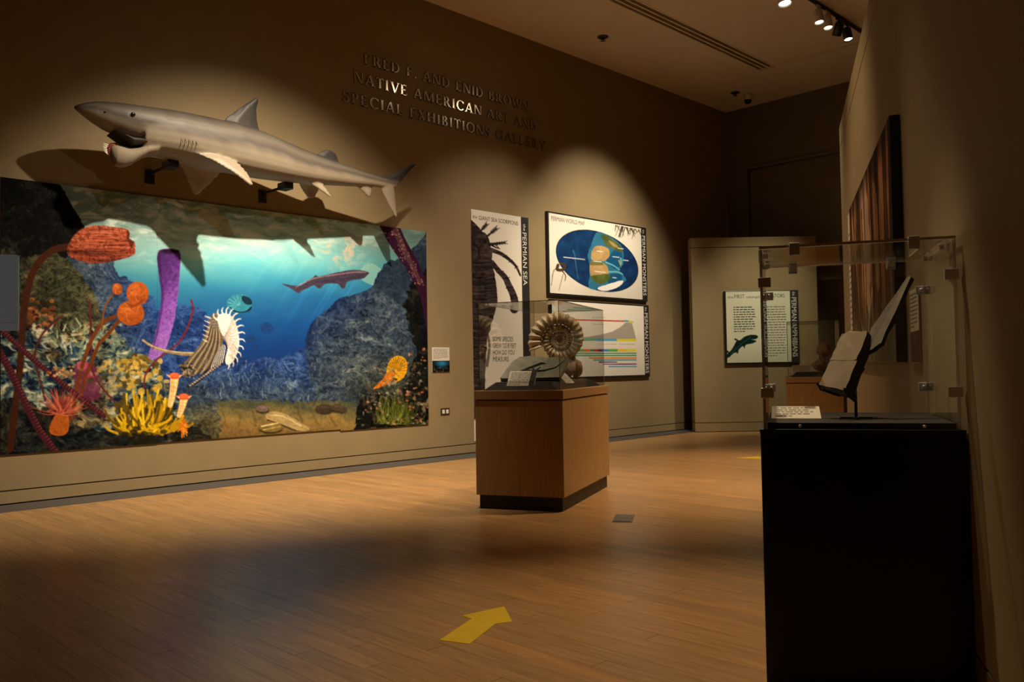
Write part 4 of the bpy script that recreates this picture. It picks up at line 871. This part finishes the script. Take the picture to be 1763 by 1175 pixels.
# timeline panel
def cr2(l): return [(800+a/5.185, 500+b/5.185) for a, b in l]
def paint_time():
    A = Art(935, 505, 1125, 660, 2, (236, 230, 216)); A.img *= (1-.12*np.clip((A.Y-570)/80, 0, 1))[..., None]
    A.poly(cr2([(760, 430), (900, 425), (1090, 412), (1200, 392), (1300, 365), (1370, 325), (1415, 285), (1468, 290), (1490, 370), (1505, 435), (760, 435)]), (168, 160, 148))
    A.stroke(cr2([(760, 252), (1405, 275)]), 2.2, 2.2, (196, 58, 40)); A.stroke(cr2([(1405, 272), (1445, 276)]), 3, 3, (90, 170, 196)); A.stroke(cr2([(1445, 278), (1475, 282)]), 3, 3, (214, 206, 60))
    def bar(x0, x1, y, h, c): A.poly(cr2([(x0, y-h/2), (x1, y-h/2), (x1, y+h/2), (x0, y+h/2)]), c)
    bar(800, 1155, 438, 22, (110, 176, 160)); bar(1155, 1335, 440, 22, (78, 164, 204)); bar(1335, 1508, 443, 22, (222, 210, 40))
    for a, b, c in ((860, 960, (70, 130, 190)), (960, 1030, (90, 170, 110)), (1030, 1100, (214, 120, 40)), (1100, 1130, (40, 140, 150)), (1130, 1165, (200, 60, 40)), (1165, 1210, (96, 46, 110)), (1210, 1260, (60, 140, 196)), (1260, 1340, (90, 166, 80)), (1340, 1430, (226, 190, 60)), (1430, 1508, (226, 214, 70))): bar(a, b, 534, 24, c)
    for a, b, y, c in ((900, 1508, 560, (60, 140, 110)), (950, 1508, 580, (40, 150, 96)), (1085, 1508, 602, (222, 120, 30)), (1125, 1508, 620, (50, 150, 170)), (1170, 1335, 639, (90, 40, 110)), (1210, 1508, 657, (120, 50, 120)), (1258, 1508, 679, (60, 160, 210))): bar(a, b, y, 11, c)
    for a, b, y in ((1120, 1220, 300), (1120, 1230, 240), (1170, 1330, 478), (1350, 1490, 480)): A.stroke(cr2([(a, y), (b, y)]), 1, 1, (150, 144, 132), .7)
    return A
tln = empty('timeline_panel', (10.965, 0, 1.0), 0, 'framed timeline panel with coloured bars, lower of the two panels behind the ammonite', 'panel')
MB().bbox((-1.275, -TH_, 0), (1.275, -.0005, 1.255), .004).build('backing', M['black_satin'], tln)
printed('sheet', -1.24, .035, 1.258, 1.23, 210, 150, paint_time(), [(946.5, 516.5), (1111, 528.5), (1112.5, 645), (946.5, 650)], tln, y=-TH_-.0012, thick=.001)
tln_k = MB().box((1.125, -TH_-.0022, .02), (1.273, -TH_-.0014, 1.247)).build('stripe', M['ink'], tln)
words('stripe_lettering', 'PERMIAN MONSTERS', .135, wall_text(1.147, 1.115, -TH_-.003, PI/2), M['ink_white'], tln_k, 1.05); words('stripe_lettering', 'the', .08, wall_text(1.165, 1.22, -TH_-.003, PI/2), M['ink_white'], tln_k, .07)

# amphibian panel on the far partition
def paint_amph():
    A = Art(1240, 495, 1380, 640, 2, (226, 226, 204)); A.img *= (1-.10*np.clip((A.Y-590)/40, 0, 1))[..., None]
    c4 = lambda l: [(1150+a/3.0933, 390+b/3.0933) for a, b in l]
    A.poly(c4([(303, 715), (312, 690), (330, 672), (346, 645), (358, 622), (378, 616), (398, 598), (430, 588), (460, 590), (468, 600), (455, 612), (432, 612), (452, 618), (460, 622), (440, 634), (410, 640), (402, 648), (398, 662), (390, 648), (370, 668), (366, 690), (356, 682), (340, 690), (325, 706), (312, 712)]), (16, 44, 40), 1, 2)
    A.stroke(c4([(352, 612), (372, 622)]), 3, 2, (16, 44, 40)); A.stroke(c4([(310, 676), (328, 690)]), 3, 2, (16, 44, 40)); A.stroke(c4([(330, 690), (380, 640), (430, 600)]), 1.2, 1.2, (70, 110, 96), .7, 4)
    return A
am = empty('amphibian_panel', (12.9+.585*math.cos(PZ), -.513+.585*math.sin(PZ), 1.19), PZ, 'framed panel with a dark green amphibian and text on the far partition', 'panel')
MB().bbox((-.03, -TH_, 0), (1.285, -.0005, 1.3), .004).build('backing', M['black_satin'], am)
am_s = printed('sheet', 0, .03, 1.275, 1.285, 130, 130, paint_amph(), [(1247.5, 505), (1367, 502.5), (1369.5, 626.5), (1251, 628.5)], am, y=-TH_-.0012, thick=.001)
am_k = MB().box((1.135, -TH_-.0022, .01), (1.283, -TH_-.0014, 1.295)).build('stripe', M['ink'], am)
for q, sz, x, wd in (('the', .06, .03, .1), ('FIRST', .095, .15, .18), ('submerged', .06, .36, .24), ('PREDATORS', .095, .64, .40)): words('lettering', q, sz, wall_text(x, 1.17, -TH_-.002), M['ink_green'], am_s, wd)
tb = MB(); lines_of_text(tb, .13, .52, 1.03, .56, 11, -TH_-.002, r3, .38); tag(tb.build('fine_print', M['ink_green'], am_s), kind='stuff')
tb = MB(); lines_of_text(tb, .68, 1.08, 1.03, .12, 20, -TH_-.002, r3, .3); tag(tb.build('fine_print', M['ink_grey'], am_s), kind='stuff')
words('stripe_lettering', 'PERMIAN AMPHIBIANS', .125, wall_text(1.16, 1.17, -TH_-.003, PI/2), M['ink_white'], am_k, 1.05); words('stripe_lettering', 'the', .08, wall_text(1.175, 1.27, -TH_-.003, PI/2), M['ink_white'], am_k, .07)

# ================================================================== DISPLAY CASES
def pane(name, a, b, parent, edge=None):
    """clear sheet; its two large faces are glass, the narrow ones polished edges"""
    mb = MB().box(a, b); d = [abs(b[i]-a[i]) for i in range(3)]; ax = d.index(min(d))
    big = {0: (3, 5), 1: (2, 4), 2: (0, 1)}[ax]
    mb.m = [0 if i in big else 1 for i in range(6)]
    return mb.build(name, [M['pane'], edge or M['pane_edge']], parent)
M['edge_dim'] = mat('glass_edge_dim', (0.16, 0.15, 0.11), 0.25, noise=0.1, scale=12)
def maple_case(loc, rz, label, LX, LY, ztop):
    r = empty('display_case', loc, rz, label, 'display case', 'maple display cases')
    hx, hy = LX/2, LY/2
    MB().bbox((-hx, -hy, 0), (hx, hy, .118), .003).build('plinth', M['plinth'], r)
    MB().bbox((-hx-.022, -hy-.022, .118), (hx+.022, hy+.022, .922), .004).build('cabinet', M['maple'], r)
    MB().box((-hx-.01, -hy-.01, .922), (hx+.01, hy+.01, .93)).build('shadow_gap', M['groove'], r)
    MB().bbox((-hx-.03, -hy-.03, .93), (hx+.03, hy+.03, 1.006), .004).build('cap', M['maple_cap'], r)
    gx, gy, t = hx-.005, hy-.005, .006
    pane('pane', (-gx, -gy, 1.006), (-gx+t, gy, ztop-t), r, M['edge_dim']); pane('pane', (gx-t, -gy, 1.006), (gx, gy, ztop-t), r, M['edge_dim'])
    pane('pane', (-gx+t, -gy, 1.006), (gx-t, -gy+t, ztop-t), r, M['edge_dim']); pane('pane', (-gx+t, gy-t, 1.006), (gx-t, gy, ztop-t), r, M['edge_dim'])
    pane('top_pane', (-gx, -gy, ztop-t), (gx, gy, ztop), r, M['edge_dim'])
    ix, iy = gx-.03, gy-.03; k = .085
    MB().add([(-ix, -iy, 1.0065), (ix, -iy, 1.0065), (ix, iy, 1.0065), (-ix, iy, 1.0065), (-ix+k, -iy+k, 1.074), (ix-k, -iy+k, 1.074), (ix-k, iy-k, 1.074), (-ix+k, iy-k, 1.074)],
             [(3, 2, 1, 0), (4, 5, 6, 7), (0, 1, 5, 4), (1, 2, 6, 5), (2, 3, 7, 6), (3, 0, 4, 7)]).build('deck', M['deck'], r)
    return r
LX, LY = 1.52, .74; CZ = rad(25)
Kc = Vector((5.263, -4.215, 0)); E2 = Vector((math.cos(CZ), math.sin(CZ), 0)); E1 = Vector((-E2.y, E2.x, 0))
def k2w(x, y, z): return Kc+E2*x+E1*y+Vector((0, 0, z))
maple_case(k2w(LX/2, LY/2, 0), CZ, 'maple pedestal case with glass hood holding the big ammonite, in the middle of the floor', LX, LY, 1.76)
CZ2 = rad(27.5); E2b = Vector((math.cos(CZ2), math.sin(CZ2), 0)); E1b = Vector((-E2b.y, E2b.x, 0)); K2 = Vector((10.758, -3.361, 0))-E1b*.72+E2b*.02
c2 = maple_case(K2+E2b*.5+E1b*.35, CZ2, 'maple pedestal case with glass hood far back, seen through the black case', 1.0, .68, 1.76)

def rock(name, loc, r3_, seed, m_, parent=None, rz=0, sub=3, amp=.22):
    bm = bmesh.new(); bmesh.ops.create_icosphere(bm, subdivisions=sub, radius=1)
    from mathutils import noise as nz_
    for v in bm.verts:
        d = v.co.normalized(); k = 1+amp*nz_.noise(d*1.6+Vector((seed*3.1, 0, 0)))*1.6+amp*.4*nz_.noise(d*4+Vector((0, seed*2.3, 0)))
        v.co = Vector((d.x*r3_[0], d.y*r3_[1], d.z*r3_[2]))*k
    zmin = min(v.co.z for v in bm.verts)
    for v in bm.verts: v.co.z -= zmin
    me = bpy.data.meshes.new(name); bm.to_mesh(me); bm.free(); me.materials.append(m_)
    for p in me.polygons: p.use_smooth = True
    o = link(name, me, parent); o.location = loc; o.rotation_euler = (0, 0, rz); return o
def card(name, loc, rz, wd, ht, tilt, label, n=8, stripe=False, group=None):
    """label card leaning back by tilt; base edge at loc, faces local -y"""
    r = empty(name, loc, rz, label, 'label', group); R = Matrix.Rotation(-tilt, 4, 'X')
    MB().bbox((-wd/2, 0, 0.001), (wd/2, .006, ht), .001, R).build('card', M['white_card'], r)
    tb = MB(); lines_of_text(tb, -wd*.42, wd*.40, ht*.92, ht*.1, n, -.0006, r3)
    for i in range(len(tb.v)): tb.v[i] = R @ tb.v[i]
    tag(tb.build('fine_print', M['ink_grey'], r), kind='stuff')
    if stripe: MB().box((wd/2-.05, -.0012, .001), (wd/2, -.0004, ht), R).build('stripe', M['ink'], r)
    return r
# ammonite
def ammonite():
    r = empty('ammonite_fossil', k2w(1.0, .335, 1.074), CZ-PI/2-rad(-16)-PI, 'big ribbed golden ammonite fossil standing on a rock foot in the glass case', 'fossil')
    R0 = .240; turns = 3.8; N = int(turns*170); n = 20; vs = []; fs = []
    for i in range(N+1):
        th = i/N*turns*2*PI; k = math.exp(-.09*th); R = R0*k; ta = .071*k
        rib = (.5+.5*math.cos(th*25))**1.3
        for j in range(n):
            a = 2*PI*j/n; out = math.cos(a); side = math.sin(a)
            rr = ta*(.88+.30*rib*max(0, .25+abs(side)*.85+max(0, out)*.25)); ang = th-.35
            rad_ = R+out*rr; vs.append((rad_*math.cos(ang)-.03, -side*rr*1.15, rad_*math.sin(ang)+.385))
    for i in range(N):
        for j in range(n): fs.append((i*n+j, i*n+(j+1) % n, (i+1)*n+(j+1) % n, (i+1)*n+j))
    fs.append(list(range(n-1, -1, -1))); fs.append([N*n+j for j in range(n)])
    MB().add(vs, fs, None, 0, True).build('shell', M['ammonite'], r)
    MB().lathe([(.036, -.01), (.03, .004), (.018, .008), (.002, .010)], 18, Matrix.Translation((-.03, -.006, .385)) @ Matrix.Rotation(-PI/2, 4, 'X')).build('core', M['ammonite'], r)
    return r
am_r = ammonite()
rk = rock('rock_foot', (-.09, 0, 0), (.11, .07, .115), 4, M['pinkrock'], am_r)
rk2 = rock('rock_chip', (-.185, 0, .0), (.05, .05, .09), 9, M['brownrock'], am_r)
# grey slab with relief
sl_r = empty('fossil_slab', k2w(.34, .37, 1.074), CZ-PI/2, 'grey shale slab with a dark fossil in relief propped in front of the ammonite', 'fossil')
RT_ = Matrix.Rotation(rad(-38), 4, 'X')
out = [(-.30, .0), (-.14, -.005), (.05, .0), (.255, .005), (.285, .10), (.30, .20), (.20, .235), (.10, .225), (-.06, .25), (-.16, .24), (-.22, .19), (-.255, .11)]
MB().prism(out, -.02, .02, Matrix.Translation((0, .02, .02)) @ RT_).build('slab', M['slate'], sl_r)
def rel(pts, rr): return MB().tube([(x, -.022, z) for x, z in pts], rr, 6, Matrix.Translation((0, .02, .02)) @ RT_)
rel([(-.17, .05), (-.08, .09), (.0, .075), (.1, .08), (.2, .11), (.28, .19)], [.004, .008, .009, .006, .005, .003]).build('fossil_relief', M['darkrock'], sl_r)
rel([(-.12, .08), (-.02, .13), (.06, .17), (.10, .16)], [.004, .014, .016, .004]).build('fossil_relief', M['slate'], sl_r)
rel([(-.02, .13), (.02, .07), (.06, .12)], [.006, .01, .006]).build('fossil_relief', M['darkrock'], sl_r)
MB().bbox((-.28, -.03, 0), (.26, .06, .02), .004).build('rest', M['black_satin'], sl_r)
MB().bbox((.20, .10, 0), (.23, .14, .15), .004).build('prop', M['black_satin'], sl_r)
card('label_card', k2w(.075, .385, 1.035), CZ-PI/2, .25, .17, rad(38), 'cream label card leaning in front of the grey shale slab', 8, True, 'cards in the maple case')
card('label_card', k2w(.62, .075, 1.035), CZ, .25, .19, rad(45), 'cream label card on the right-hand side of the maple case beside the ammonite', 8, False, 'cards in the maple case')
# contents of the far case
def k3(x, y, z): return K2+E2b*x+E1b*y+Vector((0, 0, z))
card('label_card', k3(.10, .50, 1.035), CZ2-PI/2, .26, .17, rad(40), 'cream label card in the far maple case', 7)
tag(rock('rock_specimen', k3(.4, .26, 1.074), (.10, .09, .075), 12, M['pinkrock']), 'pale lumpy rock specimen beside the card in the far case', 'rock')
st_ = empty('specimen_on_rod', k3(.5, .20, 1.074), CZ2, 'brown rounded fossil skull raised on a dark mount in the far case', 'fossil')
rock('skull', (0, 0, .19), (.12, .10, .10), 15, M['brownrock'], st_); MB().tube([(0, 0, 0), (0, 0, .21)], .012, 8).build('rod', M['black_satin'], st_); MB().lathe([(.05, 0), (.05, .008), (.02, .012)], 16).build('foot', M['black_satin'], st_)

# ------------------------------------------------------------------ near black case, local x right along its front, y depth
BZ = TH-PI/2
bc = empty('black_display_case', AX+NX*.355, BZ, 'tall black pedestal with clear acrylic box and chrome clamps by the right wall', 'display case')
HW, DP, ZB, ZT = .335, .70, .953, 1.642
MB().bbox((-HW-.012, 0, 0), (HW+.012, DP, ZB-.018), .003).build('pedestal', M['black'], bc)
MB().bbox((-HW-.014, -.003, ZB-.018), (HW+.014, DP+.003, ZB), .002).build('top_board', M['black'], bc)
MB().bbox((-HW+.014, .016, ZB), (HW-.014, DP-.016, ZB+.024), .002).build('deck', M['deck'], bc)
g = .010
pane('front_pane', (-HW, .002, ZB), (HW, .002+g, ZT-g), bc); pane('back_pane', (-HW, DP-g-.002, ZB), (HW, DP-.002, ZT-g), bc)
pane('side_pane', (-HW, .002+g, ZB), (-HW+g, DP-g-.002, ZT-g), bc); pane('side_pane', (HW-g, .002+g, ZB), (HW, DP-g-.002, ZT-g), bc)
pane('top_pane', (-HW, .002, ZT-g), (HW, DP-.002, ZT), bc)
for sx_ in (-.205, .215):
    MB().lathe([(.006, 0), (.006, .003), (.004, .005)], 10, Matrix.Translation((sx_, .0015, ZB+.012)) @ Matrix.Rotation(PI/2, 4, 'X')).build('screw', M['chrome'], bc)
def clamp(p, a, b):
    a, b = Vector(a), Vector(b); e = a.cross(b); p = Vector(p)
    Mx = Matrix(((a.x, b.x, e.x, p.x), (a.y, b.y, e.y, p.y), (a.z, b.z, e.z, p.z), (0, 0, 0, 1)))
    mb = MB().bbox((-.007, -.007, -.019), (.040, -.0005, .019), .003, Mx).bbox((-.007, -.0005, -.019), (-.0005, .040, .019), .003, Mx)
    mb.bbox((.012, .0105, -.015), (.030, .017, .015), .003, Mx).bbox((.0105, .012, -.015), (.017, .030, .015), .003, Mx)
    mb.lathe([(.007, 0), (.007, .008), (.004, .011)], 10, Mx @ Matrix.Translation((.022, .017, 0)) @ Matrix.Rotation(-PI/2, 4, 'X'))
    mb.lathe([(.007, 0), (.007, .008), (.004, .011)], 10, Mx @ Matrix.Translation((.017, .022, 0)) @ Matrix.Rotation(PI/2, 4, 'Y'))
    mb.build('clamp', M['chrome'], bc)
XP, YP, ZP = Vector((1, 0, 0)), Vector((0, 1, 0)), Vector((0, 0, 1))
for xx in (-.208, .200): clamp((xx, .002, ZT), YP, -ZP); clamp((xx, DP-.002, ZT), -YP, -ZP)
for yy in (.17, .55): clamp((-HW, yy, ZT), XP, -ZP); clamp((HW, yy, ZT), -XP, -ZP)
for zz in (1.088, 1.505):
    clamp((-HW, .002, zz), XP, YP); clamp((HW, .002, zz), -XP, YP); clamp((-HW, DP-.002, zz), XP, -YP); clamp((HW, DP-.002, zz), -XP, -YP)
def b2w(x, y, z): return AX+NX*.355+(-NX)*x+UX*y+Vector((0, 0, z))
# slab specimen on its stand
sp = empty('fossil_plate', b2w(.0, .30, ZB+.024), BZ, 'tan cracked rock slab with a long thin plate rising behind, on a black stand', 'fossil')
O_ = Vector((.0, .30, ZB+.024))
def L_(x, y, z): return Vector((x+.355, y, z))-O_
def jag(P, n, am, seed):
    r = random.Random(seed); out = []; nr = (P[1]-P[0]).cross(P[2]-P[0]).normalized()
    for i in range(len(P)):
        a, b = P[i], P[(i+1) % len(P)]
        for k in range(n): j_ = Vector((r.uniform(-am, am), r.uniform(-am, am), r.uniform(-am, am))); out.append(a+(b-a)*(k/n)+j_-nr*j_.dot(nr))
    return out
def plate(P, th, jit=.004, n=5, seed=1):
    nrm = (P[1]-P[0]).cross(P[2]-P[0]).normalized()
    if nrm.z < 0: nrm = -nrm
    Q = jag(P, n, jit, seed); B = [p-nrm*th+Vector((random.Random(i+seed).uniform(-jit, jit), 0, 0)) for i, p in enumerate(Q)]; N = len(Q); mb = MB()
    mb.add(Q, [list(range(N))], None, 0); mb.add(B, [list(range(N-1, -1, -1))], None, 1); mb.add(Q+B, [(i, (i+1) % N, (i+1) % N+N, i+N) for i in range(N)], None, 1)
    return mb
BL, BR, TR, TL, TL2 = L_(-.479, .30, 1.112), L_(-.389, .18, 1.089), L_(-.287, .36, 1.322), L_(-.345, .47, 1.330), L_(-.378, .47, 1.316)
mid0, mid1 = BL+(TL2-BL)*.45, BR+(TR-BR)*.50
plate([BL, BR, mid1, mid0], .052, .003, 6, 3).build('lower_slab', [M['tanrock'], M['darkrock']], sp)
plate([mid0+Vector((0, .001, .002)), mid1+Vector((0, .001, .002)), TR, TL, TL2], .052, .003, 6, 5).build('upper_slab', [M['tanrock'], M['darkrock']], sp)
thv = Vector((.54, .53, -.65))
plate([L_(-.300, .335, 1.235), L_(-.245, .30, 1.272), L_(-.103, .50, 1.548), L_(-.112, .515, 1.552), L_(-.27, .40, 1.335)], .018, .003, 6, 7).build('thin_plate', [M['plate'], M['darkrock']], sp)
pb = L_(-.345, .28, ZB+.026); pt = L_(-.345, .28, 1.09)
MB().tube([pb, pt], .006, 10).build('post', M['black_satin'], sp)
MB().bbox((pb.x-.06, pb.y-.006, 0), (pb.x+.06, pb.y+.006, .005), .001).bbox((pb.x-.006, pb.y-.06, 0), (pb.x+.006, pb.y+.06, .005), .001).build('foot', M['black_satin'], sp)
ar = MB().tube([pt, BR+thv*.06], .006, 8).tube([pt, (BL+BR)/2+thv*.05], .006, 8).tube([BR+thv*.055, BR+Vector((0, -.01, -.008)), BR+Vector((-.004, -.012, .012))], .005, 8).tube([(BL+BR)/2+thv*.05, BL+thv*.02+Vector((-.004, -.004, -.01)), BL+Vector((-.008, -.006, .008))], .005, 8)
ar.build('hooks', M['black_satin'], sp)
card('label_card', b2w(-.215, .26, ZB+.0245), BZ, .19, .22, rad(80), 'long cream label card lying on the black deck beside the fossil stand', 5)

# ================================================================== RIGHT WALL PICTURES (wall frame: x = -s)
def wallR(s_, z): return AX-UX*(-s_)+Vector((0, 0, z))
def paint_canyon():
    A = Art(0, 0, 300, 140, 1, (60, 40, 26)); X, Y = A.X, A.Y; n1 = A.noise(16, 160, 2); n2 = A.noise(40, 40, 3); n3 = A.noise(5, 60, 4); n4 = A.noise(8, 8, 5)
    v = n1*.55+n3*.3+n2*.25
    A.img[:] = np.stack([np.interp(v, [.3, .5, .62, .78], c) for c in ([.05, .26, .56, .86], [.03, .16, .36, .74], [.02, .09, .22, .60])], -1)
    lo = np.clip((Y-88+(n2-.5)*40)/34, 0, 1)[..., None]; gr = np.stack([.20+n4*.28, .20+n4*.26, .14+n4*.22], -1); A.img[:] = A.img*(1-lo)+gr*lo
    A.poly([(120, 8), (150, 0), (170, 30), (172, 70), (160, 100), (140, 96), (130, 60)], (206, 186, 164), .6, 3, 6)
    A.poly([(205, 20), (225, 30), (230, 80), (215, 95), (204, 60)], (190, 150, 96), .6, 3, 5)
    for q in range(5): A.stroke([(40+q*48, 2), (44+q*48, 50), (38+q*50, 100)], 8, 5, (24, 14, 8), .7, 5)
    A.stroke([(30, 20), (60, 60), (90, 110), (130, 118)], 5, 3, (150, 140, 110), .5, 5); A.stroke([(180, 90), (150, 112), (140, 136)], 7, 3, (176, 170, 150), .6, 5)
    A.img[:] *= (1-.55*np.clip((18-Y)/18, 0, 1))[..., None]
    return A
cv = empty('canyon_painting', AX+UX*2.95+Vector((0, 0, 1.195)), RZ, 'large brown canyon picture on a black-edged panel on the right wall', 'painting')
MB().bbox((-1.45, -.052, 0), (1.45, -.0005, 1.30), .003).build('backing', M['black_satin'], cv)
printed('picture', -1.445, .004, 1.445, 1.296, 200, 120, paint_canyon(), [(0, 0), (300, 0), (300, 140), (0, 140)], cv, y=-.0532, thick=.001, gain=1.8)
lb2 = empty('text_label', AX+UX*1.14+Vector((0, 0, 1.19)), RZ, 'text label with a small picture beside the near end of the canyon picture', 'label')
MB().bbox((-.14, -.010, 0), (.14, -.0005, .355), .002).build('card', M['white_card'], lb2)
tb = MB(); lines_of_text(tb, -.125, .12, .34, .165, 9, -.0106, r3); tag(tb.build('fine_print', M['ink_grey'], lb2), kind='stuff')
a_ = Art(0, 0, 60, 34, 2); nn4 = a_.noise(8, 8, 4); a_.img[:] = np.stack([.16+nn4*.4, .14+nn4*.34, .10+nn4*.24], -1)
printed('picture', -.138, .003, .138, .152, 30, 20, a_, [(0, 0), (60, 0), (60, 34), (0, 34)], lb2, y=-.0115, thick=.001)
lb3 = empty('tall_text_panel', AX+UX*4.95+Vector((0, 0, 1.3)), RZ, 'tall narrow pale text panel at the far end of the canyon picture', 'label')
MB().bbox((-.26, -.010, 0), (.26, -.0005, 1.27), .002).build('card', M['white_card'], lb3)
tb = MB(); lines_of_text(tb, -.22, .22, 1.1, .1, 18, -.0106, r3); tag(tb.build('fine_print', M['ink_grey'], lb3), kind='stuff')

# ================================================================== CEILING FITTINGS
trk = empty('lighting_track', (8.0, -3.66, CEIL), 0, 'dark lighting track along the ceiling carrying the spot lamps', 'light track')
MB().bbox((-11.9, -.022, -.035), (5.1, .022, -.001), .003).build('rail', M['lampblack'], trk)
MB().bbox((5.1, -.024, -.037), (5.14, .024, -.001), .003).build('end_cap', M['lampblack'], trk)
def track_lamp(x, target, m_, label, glow=True, L=.2, r=.065):
    t = empty('track_lamp', (x, -3.66, CEIL-.035), 0, label, 'spot lamp', 'spot lamps on the ceiling track')
    MB().bbox((-.05, -.018, -.03), (.05, .018, 0), .003).build('adapter', m_, t)
    MB().tube([(0, 0, -.03), (0, 0, -.10)], .009, 8).bbox((-r-.012, -.008, -.16), (-r-.004, .008, -.10), .002).bbox((r+.004, -.008, -.16), (r+.012, .008, -.10), .002).bbox((-r-.012, -.008, -.108), (r+.012, .008, -.098), .002).build('yoke', m_, t)
    d = (Vector(target)-Vector((x, -3.66, CEIL-.19))).normalized(); Q = Matrix.Translation((0, 0, -.155)) @ d.to_track_quat('Z', 'Y').to_matrix().to_4x4()
    hs = MB().lathe([(r*.55, -L*.5), (r*.9, -L*.42), (r, -L*.3), (r, L*.5), (r*.93, L*.5), (r*.9, L*.40)], 18, Q).build('housing', m_, t)
    MB().lathe([(r*.88, L*.405), (r*.6, L*.43), (r*.2, L*.44)], 18, Q).build('lens', M['glow'] if glow else M['black_satin'], hs)
track_lamp(10.42, (9.9, -4.6, 0.0), M['lampwhite'], 'white track lamp cut by the top edge of the picture, shining brightest', True, .26, .09)
track_lamp(11.42, (11.0, -4.6, 0), M['lampwhite'], 'left one of the two white track lamps near the right wall')
track_lamp(11.70, (11.3, -4.6, 0), M['lampwhite'], 'right one of the two white track lamps near the right wall')
track_lamp(12.06, (13.6, -1.3, 1.8), M['lampblack'], 'black track lamp turned away, dark, next to the white lamps', False)
track_lamp(12.36, (11.8, -4.9, 0), M['lampblack'], 'black track lamp at the end of the track with its lens lit')
for lab, x, y in (('small round sprinkler on the ceiling near the long air slot', 10.127, -.839), ('small round sprinkler on the ceiling beside the dome camera', 14.05, -.80)):
    s_ = empty('sprinkler', (x, y, CEIL), 0, lab, 'sprinkler', 'ceiling sprinklers')
    MB().lathe([(.085, -.001), (.085, -.012), (.07, -.02), (.03, -.022)], 20).build('rose', M['socket'], s_)
    MB().lathe([(.018, -.02), (.018, -.06), (.04, -.064), (.04, -.07)], 12).build('head', M['steel'], s_)
dm = empty('dome_camera', (14.33, -.90, CEIL), 0, 'white dome security camera with black bubble in the ceiling corner', 'camera')
MB().lathe([(.085, -.001), (.088, -.03), (.08, -.10), (.075, -.11)], 22).build('housing', M['lampwhite'], dm)
MB().lathe([(.070, -.11), (.066, -.14), (.05, -.165), (.025, -.178), (.003, -.18)], 22).build('dome', M['eye'], dm)

# ================================================================== FLOOR MARKS AND THE SIGN AT THE LEFT EDGE
def floor_arrow(pts, label):
    c = sum((Vector((x, y, 0)) for x, y in pts), Vector())/len(pts); mb = MB(); n = len(pts)
    vs = [(x-c.x, y-c.y, z) for z in (.0004, .0016) for x, y in pts]
    mb.add(vs, [list(range(n-1, -1, -1)), list(range(n, 2*n))]+[(i, (i+1) % n, (i+1) % n+n, i+n) for i in range(n)])
    o = mb.build('floor_arrow', M['yellow_tape']); o.location = c; return tag(o, label, 'arrow', 'yellow arrows on the floor')
floor_arrow([(2.435, -6.018), (2.487, -6.157), (2.762, -6.03), (2.844, -6.062), (2.996, -5.851), (2.746, -5.812), (2.745, -5.885)], 'yellow tape arrow on the floorboards in the foreground')
dA = Vector((.66, -.75, 0)); dB = Vector((.75, .66, 0)); a0 = Vector((9.66, -3.2, 0))
floor_arrow([tuple((a0+dA*q+dB*w_)[:2]) for q, w_ in ((0, 0), (.34, -.16), (.34, -.07), (.85, -.07), (.85, .07), (.34, .07), (.34, .16))], 'yellow tape arrow far back on the floor, left of the black case')
hb = empty('floor_box', (5.34, -4.787, .0005), rad(33), 'small metal floor outlet cover set in the boards beside the maple case', 'floor outlet')
MB().bbox((-.16, -.075, 0), (.16, .075, .004), .001).build('frame', M['steel'], hb)
MB().bbox((-.145, -.06, .004), (-.003, .06, .006), .001).build('lid', M['steel'], hb); MB().bbox((.003, -.06, .004), (.145, .06, .006), .001).build('lid', M['steel'], hb)
sg_c = Vector((.875, -5.615, 0)); sgz = YAW-PI/2+rad(17)
sg_o = sg_c-Vector((math.cos(sgz), math.sin(sgz), 0))*.19
sg = empty('panel_stand', sg_o, sgz, 'grey rounded panel with added glow cut off by the left edge of the picture', 'screen')
def rrect(x0, z0, x1, z1, r, n=5):
    P = []
    for cx, cz, a in ((x1-r, z0+r, -90), (x1-r, z1-r, 0), (x0+r, z1-r, 90), (x0+r, z0+r, 180)):
        for k in range(n+1): t = rad(a+90*k/n); P.append((cx+r*math.cos(t), cz+r*math.sin(t)))
    return P
MB().prism(rrect(-.19, 1.359, .19, 1.626, .008), -.006, .006).build('panel', M['sign_grey'], sg)
MB().box((-.185, -.0066, 1.386), (.187, -.0060, 1.3885)).box((-.185, -.0066, 1.595), (.187, -.0060, 1.596)).build('printed_line', M['sign_line'], sg)
MB().lathe([(.022, 0), (.022, .0006)], 20, Matrix.Translation((.103, -.006, 1.512)) @ Matrix.Rotation(PI/2, 4, 'X')).build('printed_dot', M['gum'], sg)
MB().tube([(0, .02, .01), (0, .02, 1.5)], .014, 12).build('post', M['lampblack'], sg)
MB().lathe([(.15, 0), (.15, .008), (.03, .014)], 28, Matrix.Translation((0, .02, 0))).build('base', M['lampblack'], sg)
